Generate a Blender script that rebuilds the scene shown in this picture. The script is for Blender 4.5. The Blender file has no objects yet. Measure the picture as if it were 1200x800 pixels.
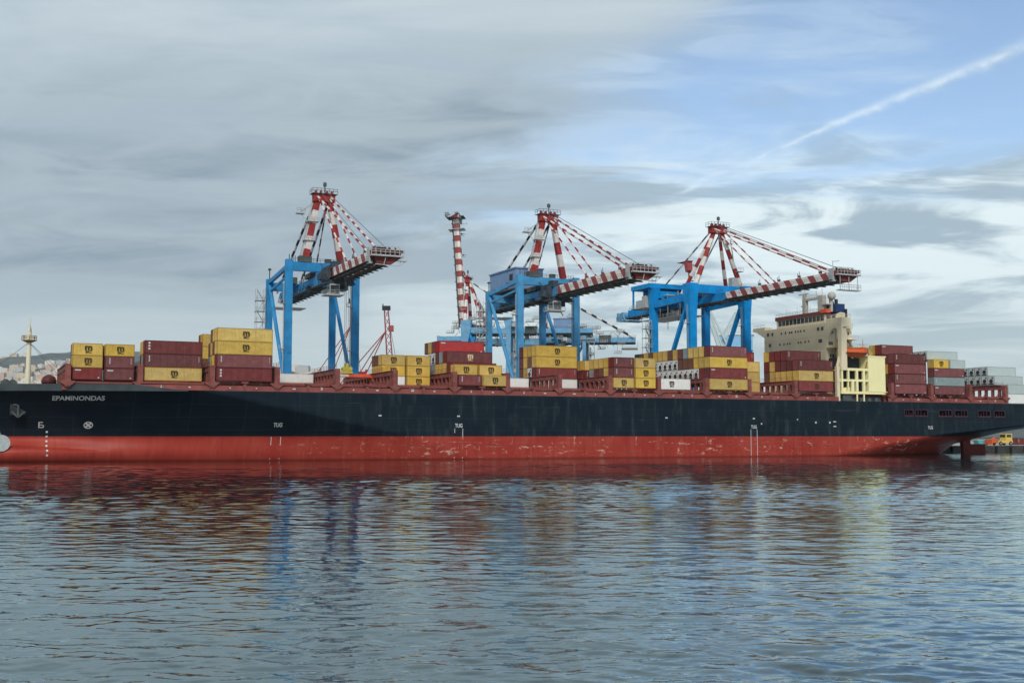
import bpy, math, random
import numpy as np
from math import radians as R, sin, cos, tan, pi, exp, sqrt, atan2
random.seed(7)
S = bpy.context.scene
COL = S.collection

# ------------------------------------------------------------------ camera
H = 5.45
PITCH = R(4.7)
cd = bpy.data.cameras.new("camera"); cam = bpy.data.objects.new("camera", cd); COL.objects.link(cam)
cd.sensor_width = 36.0; cd.lens = 40.5; cd.clip_start = 0.5; cd.clip_end = 30000
cam.location = (0, 0, H); cam.rotation_euler = (pi/2 + PITCH, 0, 0)
S.camera = cam

# ------------------------------------------------------------------ render look
S.view_settings.view_transform = 'Standard'; S.view_settings.look = 'None'
S.view_settings.gamma = 1.0; S.view_settings.use_curve_mapping = False
S.view_settings.exposure = 0.46
S.cycles.max_bounces = 6; S.cycles.volume_bounces = 0
S.cycles.use_denoising = True

# ------------------------------------------------------------------ sun + sky
SUN_EL, SUN_AZ = R(40), R(184)        # azimuth clockwise from +Y: high behind the camera
sd = bpy.data.lights.new("sun", 'SUN'); so = bpy.data.objects.new("sun", sd); COL.objects.link(so)
sd.energy = 1.9; sd.angle = R(12); sd.color = (1.0, 0.95, 0.87)
so.rotation_euler = (pi/2 - SUN_EL, 0, pi - SUN_AZ)

class NT:
    def __init__(s, t): s.t = t; s.n = t.nodes; s.l = t.links
    def new(s, ty, **kw):
        n = s.n.new(ty)
        for k, v in kw.items(): setattr(n, k, v)
        return n
    def set(s, sock, v):
        if isinstance(v, bpy.types.NodeSocket): s.l.new(v, sock)
        elif isinstance(v, (tuple, list)) and len(v) == 3 and sock.type == 'RGBA': sock.default_value = (*v, 1)
        else: sock.default_value = v
    def m(s, op, a, b=None, c=None, clamp=False):
        n = s.new('ShaderNodeMath', operation=op, use_clamp=clamp)
        for i, v in enumerate((a, b, c)):
            if v is not None: s.set(n.inputs[i], v)
        return n.outputs[0]
    def ramp(s, v, a, b, smooth=True, lo=0.0, hi=1.0):
        n = s.new('ShaderNodeMapRange', interpolation_type='SMOOTHSTEP' if smooth else 'LINEAR')
        s.set(n.inputs[0], v); n.inputs[1].default_value = a; n.inputs[2].default_value = b
        n.inputs[3].default_value = lo; n.inputs[4].default_value = hi
        return n.outputs[0]
    def mix(s, f, a, b, blend='MIX'):
        n = s.new('ShaderNodeMix', data_type='RGBA', blend_type=blend)
        s.set(n.inputs[0], f); s.set(n.inputs[6], a); s.set(n.inputs[7], b)
        return n.outputs[2]
    def noise(s, vec, scale, detail=4, rough=0.55, dist=0.0, lac=2.0):
        n = s.new('ShaderNodeTexNoise'); s.set(n.inputs['Vector'], vec)
        n.inputs['Scale'].default_value = scale; n.inputs['Detail'].default_value = detail
        n.inputs['Roughness'].default_value = rough; n.inputs['Distortion'].default_value = dist
        n.inputs['Lacunarity'].default_value = lac
        return n.outputs['Fac']
    def comb(s, x, y, z):
        n = s.new('ShaderNodeCombineXYZ')
        for i, v in enumerate((x, y, z)): s.set(n.inputs[i], v)
        return n.outputs[0]
    def sep(s, v):
        n = s.new('ShaderNodeSeparateXYZ'); s.set(n.inputs[0], v); return n.outputs

def build_world():
    w = bpy.data.worlds.new("World"); S.world = w; w.use_nodes = True
    k = NT(w.node_tree); k.n.clear()
    out = k.new('ShaderNodeOutputWorld')
    sky = k.new('ShaderNodeTexSky', sky_type='NISHITA'); sky.sun_disc = False
    sky.sun_elevation = SUN_EL; sky.sun_rotation = SUN_AZ; sky.air_density = 1.0; sky.dust_density = 1.6; sky.ozone_density = 1.5
    b1 = k.new('ShaderNodeBackground'); k.l.new(sky.outputs[0], b1.inputs[0]); b1.inputs[1].default_value = 0.125
    d = k.new('ShaderNodeTexCoord').outputs['Generated']
    x, y, z = k.sep(d)
    yy = k.m('MAXIMUM', y, 0.16)
    sx = k.m('DIVIDE', x, yy); sz = k.m('DIVIDE', k.m('MAXIMUM', z, 0.0), yy)
    # cloud layer seen in perspective: coordinates on a high flat layer
    h = k.m('ADD', k.m('MAXIMUM', z, 0.0), 0.10)
    P = k.comb(k.m('DIVIDE', x, h), k.m('DIVIDE', y, h), 0.0)
    n1 = k.noise(P, 0.55, 5, 0.55, 0.6)
    Ps = k.comb(k.m('MULTIPLY', k.m('DIVIDE', x, h), 0.45), k.m('DIVIDE', y, h), 2.0)
    n2 = k.noise(Ps, 1.5, 9, 0.64, 0.7)
    n3 = k.noise(k.comb(k.m('MULTIPLY', sx, 5.5), k.m('MULTIPLY', sz, 30.0), 4.0), 1.0, 6, 0.58, 0.7)
    n4 = k.noise(k.comb(k.m('MULTIPLY', sx, 2.6), k.m('MULTIPLY', sz, 6.0), 9.0), 1.0, 6, 0.6, 0.7)
    # grey bank in the left half of the sky
    edge = k.m('ADD', k.m('MULTIPLY', k.m('SUBTRACT', sz, 0.187), 0.95), -0.015)
    q = k.m('SUBTRACT', edge, sx)
    q = k.m('ADD', q, k.m('MULTIPLY', k.m('SUBTRACT', n4, 0.5), 0.34))
    q = k.m('ADD', q, k.m('MULTIPLY', k.m('SUBTRACT', n2, 0.5), 0.22))
    bank = k.ramp(q, -0.13, 0.15)
    # how dark the bank is with height and with its own billows
    dark = k.m('MULTIPLY', k.ramp(sz, 0.075, 0.15), k.ramp(sz, 0.40, 0.26, lo=0.12, hi=1.0))
    dark = k.m('MULTIPLY', dark, k.ramp(k.m('ADD', k.m('MULTIPLY', n2, 0.6), k.m('MULTIPLY', n4, 0.4)), 0.33, 0.66, lo=0.35, hi=1.15), clamp=True)
    dark = k.m('MULTIPLY', dark, k.ramp(n3, 0.33, 0.62, lo=1.05, hi=0.62), clamp=True)
    lightgrey = k.mix(k.ramp(n2, 0.25, 0.75), (0.34, 0.425, 0.495), (0.52, 0.59, 0.63))
    bankcol = k.mix(dark, lightgrey, (0.225, 0.295, 0.355))
    # thin bright veil and streaks in the right half
    veilcol = k.mix(k.ramp(k.m('ADD', n3, k.m('MULTIPLY', k.m('SUBTRACT', n2, 0.5), 0.35)), 0.42, 0.60), (0.66, 0.76, 0.79), (0.32, 0.415, 0.49))
    low = k.ramp(sz, 0.27, 0.15)
    veil = k.m('MULTIPLY', k.ramp(k.m('ADD', n2, k.m('MULTIPLY', low, 0.30)), 0.42, 0.74), 1.0)
    veil = k.m('MAXIMUM', veil, k.m('MULTIPLY', low, 0.75))
    veil = k.m('MULTIPLY', veil, k.ramp(sz, 0.40, 0.22, lo=0.55, hi=1.0))
    # horizon haze band
    hz = k.ramp(sz, 0.15, 0.04)
    cl = k.mix(bank, veilcol, bankcol)
    cl = k.mix(k.m('MULTIPLY', hz, 0.75), cl, (0.48, 0.57, 0.57))
    cover = k.m('MAXIMUM', k.m('MAXIMUM', bank, veil), hz)
    n6 = k.noise(k.comb(k.m('MULTIPLY', sx, 30.0), k.m('MULTIPLY', sz, 45.0), 7.0), 1.0, 5, 0.65)
    # contrail: a thin line on the right
    line = k.m('ADD', k.m('MULTIPLY', k.m('SUBTRACT', sx, 0.150), 0.425), 0.2165)
    dv = k.m('ADD', k.m('SUBTRACT', sz, line), k.m('ADD', k.m('MULTIPLY', k.m('SUBTRACT', n4, 0.5), 0.024), k.m('MULTIPLY', k.m('SUBTRACT', n6, 0.5), 0.011)))
    wid = k.ramp(sx, 0.14, 0.46, smooth=False, lo=0.0018, hi=0.0068)
    tr = k.m('EXPONENT', k.m('MULTIPLY', k.m('POWER', k.m('DIVIDE', dv, wid), 2.0), -1.0))
    tr = k.m('MULTIPLY', tr, k.m('MULTIPLY', k.ramp(sx, 0.135, 0.17), k.ramp(sx, 0.75, 0.6)))
    tr = k.m('MULTIPLY', tr, k.ramp(k.m('ADD', k.m('MULTIPLY', n3, 0.5), k.m('MULTIPLY', n6, 0.5)), 0.36, 0.62, lo=0.22, hi=0.72))
    cl = k.mix(tr, cl, (0.74, 0.84, 0.89))
    cover = k.m('MAXIMUM', cover, tr, clamp=True)
    b2 = k.new('ShaderNodeBackground'); k.l.new(cl, b2.inputs[0]); b2.inputs[1].default_value = 0.93
    ms = k.new('ShaderNodeMixShader'); k.l.new(cover, ms.inputs[0]); k.l.new(b1.outputs[0], ms.inputs[1]); k.l.new(b2.outputs[0], ms.inputs[2])
    k.l.new(ms.outputs[0], out.inputs[0])
build_world()

# ------------------------------------------------------------------ ship frame
AL = R(25.0); CA, SA = cos(AL), sin(AL); Y0 = 279.6
def W(t, w, z=0.0):                       # ship coordinates: t along, w inboard from the side we see, z up
    return (t*CA - w*SA, Y0 + t*SA + w*CA, z)

# ------------------------------------------------------------------ materials
def mat(name, col, rough=0.6, var=0.12, scale=1.0, dirt=0.0, dirtcol=(0.10, 0.07, 0.05), spec=0.12, metal=0.0, rnd=0.0, streak=False):
    m = bpy.data.materials.new(name); m.use_nodes = True
    k = NT(m.node_tree); b = k.n['Principled BSDF']
    tc = k.new('ShaderNodeTexCoord').outputs['Object']
    n = k.noise(tc, scale, 5, 0.6)
    c = k.mix(k.ramp(n, 0.3, 0.7), tuple(v*(1-var) for v in col), tuple(min(1, v*(1+var)) for v in col))
    if rnd:
        oi = k.new('ShaderNodeObjectInfo').outputs['Random']
        hs = k.new('ShaderNodeHueSaturation')
        k.l.new(k.ramp(oi, 0, 1, False, 1-rnd, 1+rnd), hs.inputs['Value'])
        k.l.new(k.ramp(k.m('FRACT', k.m('MULTIPLY', oi, 7.3)), 0, 1, False, 1-rnd*0.8, 1+rnd*0.3), hs.inputs['Saturation'])
        k.l.new(c, hs.inputs['Color']); c = hs.outputs[0]
    if dirt:
        x, y, z = k.sep(tc)
        v = k.comb(k.m('MULTIPLY', x, 2.2), k.m('MULTIPLY', y, 2.2), k.m('MULTIPLY', z, 0.25 if streak else 2.2))
        d = k.ramp(k.noise(v, 1.0, 6, 0.65), 0.52, 0.75)
        c = k.mix(k.m('MULTIPLY', d, dirt), c, dirtcol)
    k.l.new(c, b.inputs['Base Color'])
    b.inputs['Roughness'].default_value = rough; b.inputs['Metallic'].default_value = metal
    b.inputs['Specular IOR Level'].default_value = spec
    return m

M = {}
M['yellow'] = mat('yellow_paint', (0.52, 0.345, 0.078), 0.55, 0.12, 0.8, 0.5, (0.26, 0.14, 0.05), rnd=0.17, streak=True)
M['maroon'] = mat('maroon_paint', (0.155, 0.030, 0.030), 0.5, 0.15, 0.8, 0.45, (0.17, 0.085, 0.06), rnd=0.28, streak=True)
M['red'] = mat('red_paint', (0.36, 0.025, 0.025), 0.5, 0.1, 0.8, 0.2, rnd=0.06, streak=True)
M['brown'] = mat('brown_paint', (0.16, 0.075, 0.05), 0.6, 0.12, 0.8, 0.3, rnd=0.15, streak=True)
M['grey'] = mat('grey_paint', (0.22, 0.27, 0.27), 0.55, 0.1, 0.8, 0.3, rnd=0.12, streak=True)
M['white'] = mat('white_paint', (0.66, 0.67, 0.64), 0.5, 0.05, 0.8, 0.25, (0.40, 0.33, 0.25), rnd=0.06, streak=True)
M['navy'] = mat('dark_blue_paint', (0.03, 0.045, 0.08), 0.5, 0.1, rnd=0.1)
M['galv'] = mat('galvanised_steel', (0.36, 0.38, 0.38), 0.5, 0.15, 2.0)
M['dark'] = mat('dark_steel', (0.03, 0.032, 0.035), 0.6, 0.2, 2.0)
M['black'] = mat('black_ink', (0.06, 0.04, 0.02), 0.6, 0.1)
M['cream_ink'] = mat('cream_ink', (0.55, 0.42, 0.25), 0.6, 0.1)
M['white_ink'] = mat('white_ink', (0.50, 0.50, 0.49), 0.6, 0.1)
M['blue'] = mat('crane_blue', (0.024, 0.205, 0.44), 0.5, 0.16, 0.35, 0.55, (0.10, 0.17, 0.22), streak=True)
M['blue_mid'] = mat('crane_pale_blue', (0.062, 0.255, 0.47), 0.5, 0.16, 0.35, 0.6, (0.12, 0.18, 0.22), streak=True)
M['blue_deep'] = mat('crane_deep_blue', (0.004, 0.225, 0.55), 0.5, 0.16, 0.35, 0.5, (0.035, 0.12, 0.20), streak=True)
M['blue_old'] = mat('faded_crane_blue', (0.13, 0.30, 0.46), 0.6, 0.15, 0.5, 0.5, (0.22, 0.20, 0.18), streak=True)
M['house_blue'] = mat('house_grey_blue', (0.16, 0.25, 0.40), 0.6, 0.08, 0.5, 0.2, streak=True)
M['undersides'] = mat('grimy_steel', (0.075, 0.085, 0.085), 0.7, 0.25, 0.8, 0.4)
M['band_red'] = mat('band_red', (0.27, 0.032, 0.03), 0.55, 0.2, 0.8, 0.25, (0.15, 0.06, 0.04))
M['band_white'] = mat('band_white', (0.60, 0.55, 0.52), 0.55, 0.12, 0.8, 0.35, (0.35, 0.25, 0.2))
M['pale'] = mat('hazed_grey_green', (0.42, 0.50, 0.50), 0.6, 0.1)  # distance haze on the far crane is put into this pale tone
M['lash'] = mat('lashing_red', (0.20, 0.065, 0.055), 0.6, 0.25, 0.6, 0.45, (0.09, 0.05, 0.04), streak=True)
M['lash_dark'] = mat('shaded_hold', (0.045, 0.022, 0.022), 0.8, 0.2)
M['coaming'] = mat('coaming_red', (0.225, 0.068, 0.058), 0.6, 0.2, 0.25, 0.5, (0.11, 0.055, 0.05), streak=True)
M['deckpaint'] = mat('deck_red', (0.15, 0.05, 0.045), 0.7, 0.2, 0.2)
M['cream'] = mat('cream_paint', (0.67, 0.575, 0.40), 0.5, 0.05, 0.3, 0.22, (0.42, 0.30, 0.18), streak=True)
M['cream_light'] = mat('light_cream_paint', (0.80, 0.72, 0.39), 0.5, 0.04, 0.3, 0.15, (0.5, 0.4, 0.2), streak=True)
M['mast'] = mat('mast_cream', (0.64, 0.60, 0.44), 0.5, 0.08)
M['grey_mast'] = mat('mast_grey', (0.38, 0.36, 0.32), 0.5, 0.15)
M['eave'] = mat('eave_maroon', (0.17, 0.055, 0.05), 0.5, 0.1)
M['glass'] = mat('dark_glass', (0.02, 0.022, 0.025), 0.12, 0.2, spec=0.6)
M['funnel'] = mat('funnel_blue', (0.02, 0.04, 0.11), 0.5, 0.2)
M['orange'] = mat('lifeboat_orange', (0.56, 0.10, 0.03), 0.45, 0.08, 0.8, 0.2)
M['orange_red'] = mat('spreader_orange', (0.62, 0.10, 0.045), 0.5, 0.1)
M['lime'] = mat('headblock_yellow', (0.42, 0.36, 0.06), 0.5, 0.15)
M['tarp'] = mat('ochre_steel', (0.36, 0.24, 0.09), 0.7, 0.2)
M['rust'] = mat('rudder_red', (0.16, 0.028, 0.022), 0.6, 0.2)
M['concrete'] = mat('concrete', (0.30, 0.28, 0.25), 0.85, 0.2, 0.08, 0.4, (0.15, 0.13, 0.11))
M['concrete_dark'] = mat('wet_concrete', (0.055, 0.055, 0.05), 0.7, 0.3, 0.3)
M['tyre'] = mat('rubber', (0.02, 0.02, 0.02), 0.8)
M['teal'] = mat('teal_paint', (0.10, 0.33, 0.36), 0.6, 0.2)
M['plain_yellow'] = mat('machine_yellow', (0.60, 0.42, 0.10), 0.5, 0.1)
M['void'] = mat('unlit_interior', (0.002, 0.002, 0.003), 0.9, 0.1, spec=0.0)
M['purple'] = mat('purple_red', (0.060, 0.028, 0.040), 0.7, 0.2)
M['rope'] = mat('steel_rope', (0.10, 0.10, 0.105), 0.5)
M['lattice'] = mat('lattice_red', (0.30, 0.07, 0.07), 0.6, 0.15)

for _n, _c in (('yellow', (0.33, 0.20, 0.04)), ('maroon', (0.07, 0.016, 0.018)), ('red', (0.19, 0.015, 0.015)), ('brown', (0.08, 0.04, 0.03)), ('grey', (0.12, 0.15, 0.15)), ('white', (0.42, 0.42, 0.40)), ('navy', (0.015, 0.02, 0.04)), ('reefer_grey', (0.25, 0.29, 0.29))):
    M[_n+'_rail'] = mat(_n+'_rail', _c, 0.6, 0.15, 1.0, 0.3)
M['reefer_grey'] = mat('reefer_grey', (0.40, 0.46, 0.45), 0.5, 0.05, 0.8, 0.25, (0.3, 0.3, 0.27), rnd=0.06, streak=True)
def stripe_mat(name, period, slant, axis='Y'):
    m = bpy.data.materials.new(name); m.use_nodes = True
    k = NT(m.node_tree); b = k.n['Principled BSDF']
    tc = k.new('ShaderNodeTexCoord').outputs['Object']; x, y, z = k.sep(tc)
    f = k.m('FRACT', k.m('DIVIDE', k.m('ADD', y, k.m('MULTIPLY', z, slant)), period))
    st = k.m('GREATER_THAN', f, 0.5)
    n = k.noise(tc, 0.9, 5, 0.6)
    red = k.mix(n, (0.20, 0.025, 0.022), (0.34, 0.05, 0.042)); wh = k.mix(n, (0.60, 0.54, 0.51), (0.78, 0.73, 0.70))
    k.l.new(k.mix(st, red, wh), b.inputs['Base Color']); b.inputs['Roughness'].default_value = 0.55
    return m
M['boom_stripe'] = stripe_mat('boom_stripes', 5.2, -0.75)
M['boom_band'] = stripe_mat('boom_bands', 5.0, 0.0)
M['head_red'] = mat('boom_head_red', (0.16, 0.035, 0.03), 0.6, 0.3, 0.8, 0.4)
M['trolley_steel'] = mat('trolley_steel', (0.045, 0.06, 0.075), 0.6, 0.3, 1.0)
M['blue_shade'] = mat('house_shade_blue', (0.03, 0.13, 0.30), 0.6, 0.15, 0.5, 0.3)  # shadow on the house body is put into this darker blue

def hull_mat():
    m = bpy.data.materials.new('hull_paint'); m.use_nodes = True
    k = NT(m.node_tree); b = k.n['Principled BSDF']
    tc = k.new('ShaderNodeTexCoord').outputs['Object']; t, w, z = k.sep(tc)
    n = k.noise(tc, 0.12, 5, 0.6)
    st = k.noise(k.comb(k.m('MULTIPLY', t, 0.55), 0.0, k.m('MULTIPLY', z, 0.10)), 1.0, 6, 0.65)
    st2 = k.noise(k.comb(k.m('MULTIPLY', t, 0.22), 3.0, k.m('MULTIPLY', z, 0.16)), 1.0, 5, 0.6, 0.4)
    mid = k.m('MULTIPLY', k.ramp(t, -70, -20), k.ramp(t, 185, 120, lo=0.35))
    navy = k.mix(k.ramp(n, 0.3, 0.7), (0.0050, 0.0110, 0.0175), (0.0085, 0.0155, 0.0225))
    navy = k.mix(k.m('MULTIPLY', k.m('MULTIPLY', k.ramp(st, 0.50, 0.74), mid), 0.42), navy, (0.060, 0.078, 0.088))
    navy = k.mix(k.m('MULTIPLY', k.m('MULTIPLY', k.ramp(st2, 0.56, 0.72), mid), 0.35), navy, (0.042, 0.045, 0.045))
    seam = k.m('MAXIMUM', k.m('LESS_THAN', k.m('ABSOLUTE', k.m('SUBTRACT', k.m('FRACT', k.m('DIVIDE', t, 11.6)), 0.5)), 0.007), k.m('LESS_THAN', k.m('ABSOLUTE', k.m('SUBTRACT', k.m('FRACT', k.m('DIVIDE', z, 2.75)), 0.5)), 0.022))
    navy = k.mix(k.m('MULTIPLY', k.m('MULTIPLY', seam, k.ramp(n, 0.3, 0.6)), 0.5), navy, (0.030, 0.038, 0.044))
    run = k.noise(k.comb(k.m('MULTIPLY', t, 1.15), 21.0, k.m('MULTIPLY', z, 0.07)), 1.0, 5, 0.7)
    navy = k.mix(k.m('MULTIPLY', k.m('MULTIPLY', k.ramp(run, 0.60, 0.72), k.m('MULTIPLY', k.ramp(z, 6.0, 14.0, lo=0.2), k.ramp(t, -110, -40, lo=0.25))), 0.55), navy, (0.060, 0.042, 0.030))
    rub = k.noise(k.comb(k.m('MULTIPLY', t, 0.07), 30.0, k.m('MULTIPLY', z, 1.6)), 1.0, 6, 0.7, 0.6)
    navy = k.mix(k.m('MULTIPLY', k.m('MULTIPLY', k.ramp(rub, 0.60, 0.70), mid), 0.35), navy, (0.085, 0.10, 0.105))
    red = k.mix(k.ramp(n, 0.25, 0.75), (0.255, 0.026, 0.018), (0.315, 0.045, 0.030))
    red = k.mix(k.m('MULTIPLY', k.ramp(st, 0.45, 0.75), 0.35), red, (0.36, 0.085, 0.055))
    # scraped patches where tugs and fenders rub
    pv = k.comb(k.m('MULTIPLY', t, 0.34), 0.0, k.m('MULTIPLY', z, 0.95))
    p = k.noise(pv, 1.0, 7, 0.72, 0.5)
    big = k.noise(k.comb(k.m('MULTIPLY', t, 0.045), 5.0, 0.0), 1.0, 2, 0.5)
    pz = k.m('MULTIPLY', k.ramp(z, 0.1, 1.5), k.ramp(z, 5.4, 4.0))
    sc = k.m('MULTIPLY', k.m('MULTIPLY', k.ramp(k.m('ADD', p, k.m('MULTIPLY', k.m('SUBTRACT', big, 0.5), 0.30)), 0.575, 0.645), pz), mid)
    hl = k.noise(k.comb(k.m('MULTIPLY', t, 0.10), 8.0, k.m('MULTIPLY', z, 5.5)), 1.0, 4, 0.6)
    sc = k.m('MAXIMUM', sc, k.m('MULTIPLY', k.m('MULTIPLY', k.ramp(hl, 0.63, 0.70), k.m('MULTIPLY', pz, mid)), 0.7))
    vl = k.noise(k.comb(k.m('MULTIPLY', t, 1.9), 12.0, k.m('MULTIPLY', z, 0.12)), 1.0, 4, 0.6)
    sc = k.m('MAXIMUM', sc, k.m('MULTIPLY', k.m('MULTIPLY', k.ramp(k.m('ADD', vl, k.m('MULTIPLY', k.m('SUBTRACT', p, 0.5), 0.25)), 0.62, 0.72), mid), 0.75))
    red = k.mix(k.m('MULTIPLY', k.ramp(k.noise(k.comb(k.m('MULTIPLY', t, 0.8), 40.0, k.m('MULTIPLY', z, 0.2)), 1.0, 5, 0.65), 0.5, 0.75), 0.45), red, (0.16, 0.020, 0.016))
    red = k.mix(k.m('MULTIPLY', sc, 0.8), red, (0.60, 0.36, 0.28))
    # growth just over the water
    red = k.mix(k.m('MULTIPLY', k.ramp(k.m('ADD', z, k.m('MULTIPLY', st, 0.5)), 0.85, 0.35), 0.65), red, (0.10, 0.018, 0.012))
    c = k.mix(k.ramp(k.m('ADD', z, k.m('MULTIPLY', k.m('SUBTRACT', st, 0.5), 0.14)), 5.42, 5.48, False), red, navy)
    k.l.new(c, b.inputs['Base Color'])
    b.inputs['Roughness'].default_value = 0.40; b.inputs['Specular IOR Level'].default_value = 0.09
    # plates dished between frames
    bp = k.new('ShaderNodeBump'); bp.inputs['Strength'].default_value = 0.4; bp.inputs['Distance'].default_value = 0.06
    k.l.new(k.noise(k.comb(k.m('MULTIPLY', t, 0.9), 0.0, k.m('MULTIPLY', z, 0.6)), 1.0, 2, 0.5), bp.inputs['Height'])
    k.l.new(bp.outputs[0], b.inputs['Normal'])
    return m
M['hull'] = hull_mat()

# ------------------------------------------------------------------ mesh helpers
class MB:
    def __init__(s): s.v = []; s.f = []; s.mi = []
    def quad8(s, p, mi=0):
        i = len(s.v); s.v += [tuple(q) for q in p]
        for f in ((0,3,2,1),(4,5,6,7),(0,1,5,4),(1,2,6,5),(2,3,7,6),(3,0,4,7)):
            s.f.append(tuple(i+a for a in f)); s.mi.append(mi)
        return s
    def box(s, x0, x1, y0, y1, z0, z1, mi=0):
        return s.quad8([(x0,y0,z0),(x1,y0,z0),(x1,y1,z0),(x0,y1,z0),(x0,y0,z1),(x1,y0,z1),(x1,y1,z1),(x0,y1,z1)], mi)
    def frame_of(s, p, q):
        p = np.array(p, float); q = np.array(q, float); d = q-p; L = np.linalg.norm(d); d = d/L
        up = np.array((0,0,1.0)) if abs(d[2]) < 0.95 else np.array((0,1.0,0))
        a = np.cross(d, up); a /= np.linalg.norm(a); b = np.cross(a, d)
        return p, q, a, b, L
    def bar(s, p, q, wa, wb=None, mi=0, wa2=None, wb2=None):
        wb = wa if wb is None else wb; wa2 = wa if wa2 is None else wa2; wb2 = wb if wb2 is None else wb2
        p, q, a, b, L = s.frame_of(p, q)
        r = [p-a*wa/2-b*wb/2, p+a*wa/2-b*wb/2, p+a*wa/2+b*wb/2, p-a*wa/2+b*wb/2,
             q-a*wa2/2-b*wb2/2, q+a*wa2/2-b*wb2/2, q+a*wa2/2+b*wb2/2, q-a*wa2/2+b*wb2/2]
        return s.quad8(r, mi)
    def tube(s, p, q, r, n=8, mi=0, r2=None):
        r2 = r if r2 is None else r2
        p, q, a, b, L = s.frame_of(p, q); i = len(s.v)
        for (o, rr) in ((p, r), (q, r2)):
            for j in range(n):
                g = 2*pi*j/n; s.v.append(tuple(o + a*rr*cos(g) + b*rr*sin(g)))
        for j in range(n):
            j2 = (j+1) % n; s.f.append((i+j, i+j2, i+n+j2, i+n+j)); s.mi.append(mi)
        s.f.append(tuple(i+n+j for j in range(n))); s.mi.append(mi)
        s.f.append(tuple(i+n-1-j for j in range(n))); s.mi.append(mi)
        return s
    def banded(s, p, q, wa, seg, first=0, tube=False, wa2=None):
        p = np.array(p, float); q = np.array(q, float); L = np.linalg.norm(q-p); n = max(2, int(round(L/seg)))
        wa2 = wa if wa2 is None else wa2
        for j in range(n):
            a = p+(q-p)*j/n; b = p+(q-p)*(j+1)/n; w0 = wa+(wa2-wa)*j/n; w1 = wa+(wa2-wa)*(j+1)/n
            mi = (j+first) % 2
            if tube: s.tube(a, b, w0/2, 6, mi, w1/2)
            else: s.bar(a, b, w0, w0, mi, w1, w1)
        return s
    def lathe(s, prof, n=16, c=(0,0,0), mi=0):
        i = len(s.v)
        for r, z in prof:
            for j in range(n): g = 2*pi*j/n; s.v.append((c[0]+r*cos(g), c[1]+r*sin(g), c[2]+z))
        for k in range(len(prof)-1):
            for j in range(n):
                j2 = (j+1) % n; s.f.append((i+k*n+j, i+k*n+j2, i+(k+1)*n+j2, i+(k+1)*n+j)); s.mi.append(mi)
        s.f.append(tuple(i+(len(prof)-1)*n+j for j in range(n))); s.mi.append(mi)
        return s
    def rail(s, pts, h=1.1, gap=1.8, r=0.045, mi=0):
        for a, b in zip(pts[:-1], pts[1:]):
            a = np.array(a, float); b = np.array(b, float); L = np.linalg.norm(b-a); n = max(1, int(L/gap))
            for zz in (h, h*0.55): s.tube(a+(0,0,zz), b+(0,0,zz), r, 4, mi)
            for j in range(n+1):
                c = a+(b-a)*j/n; s.tube(c, c+np.array((0,0,h)), r, 4, mi)
        return s
    def prism(s, pts, axis, a0, a1, mi=0):
        """polygon pts in the two other axes, extruded along axis from a0 to a1"""
        i = len(s.v); n = len(pts)
        for a in (a0, a1):
            for p, q in pts:
                s.v.append((a,p,q) if axis == 'x' else ((p,a,q) if axis == 'y' else (p,q,a)))
        for j in range(n):
            j2 = (j+1) % n; s.f.append((i+j, i+j2, i+n+j2, i+n+j)); s.mi.append(mi)
        s.f.append(tuple(range(i, i+n))[::-1]); s.mi.append(mi); s.f.append(tuple(range(i+n, i+2*n))); s.mi.append(mi)
        return s
    def mesh(s, name, mats, smooth=False):
        me = bpy.data.meshes.new(name); me.from_pydata(s.v, [], s.f)
        if not isinstance(mats, (list, tuple)): mats = [mats]
        for m in mats: me.materials.append(M[m] if isinstance(m, str) else m)
        me.polygons.foreach_set('material_index', s.mi)
        if smooth: me.polygons.foreach_set('use_smooth', [True]*len(me.polygons))
        me.update(); return me
    def build(s, name, mats, parent=None, smooth=False):
        return link(name, s.mesh(name, mats, smooth), parent)

def link(name, me, parent=None, loc=None, rz=None):
    o = bpy.data.objects.new(name, me); COL.objects.link(o)
    if parent is not None: o.parent = parent
    if loc is not None: o.location = loc
    if rz is not None: o.rotation_euler = (0, 0, rz)
    return o
def tag(o, label=None, cat=None, group=None, kind=None):
    if label: o['label'] = label
    if cat: o['category'] = cat
    if group: o['group'] = group
    if kind: o['kind'] = kind
    return o
def thing(name, label, cat, loc=(0,0,0), rz=0.0, group=None):
    return tag(link(name, None, None, loc, rz), label, cat, group)
def clone(o, parent=None):
    c = o.copy(); COL.objects.link(c)
    if parent is not None: c.parent = parent
    for ch in CHILD.get(o.name, [x for x in o.children]): clone(ch, c)
    return c
CHILD = {}
def text_mesh(body, size, bold=0.0):
    cu = bpy.data.curves.new('lettering', 'FONT'); cu.body = body; cu.size = size; cu.offset = bold
    o = bpy.data.objects.new('lettering', cu); COL.objects.link(o)
    dg = bpy.context.evaluated_depsgraph_get(); dg.update()
    me = bpy.data.meshes.new_from_object(o.evaluated_get(dg))
    bpy.data.objects.remove(o); bpy.data.curves.remove(cu)
    co = np.empty(len(me.vertices)*3); me.vertices.foreach_get('co', co); co = co.reshape(-1, 3)
    fs = [tuple(p.vertices) for p in me.polygons]; bpy.data.meshes.remove(me)
    return co, fs

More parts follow.
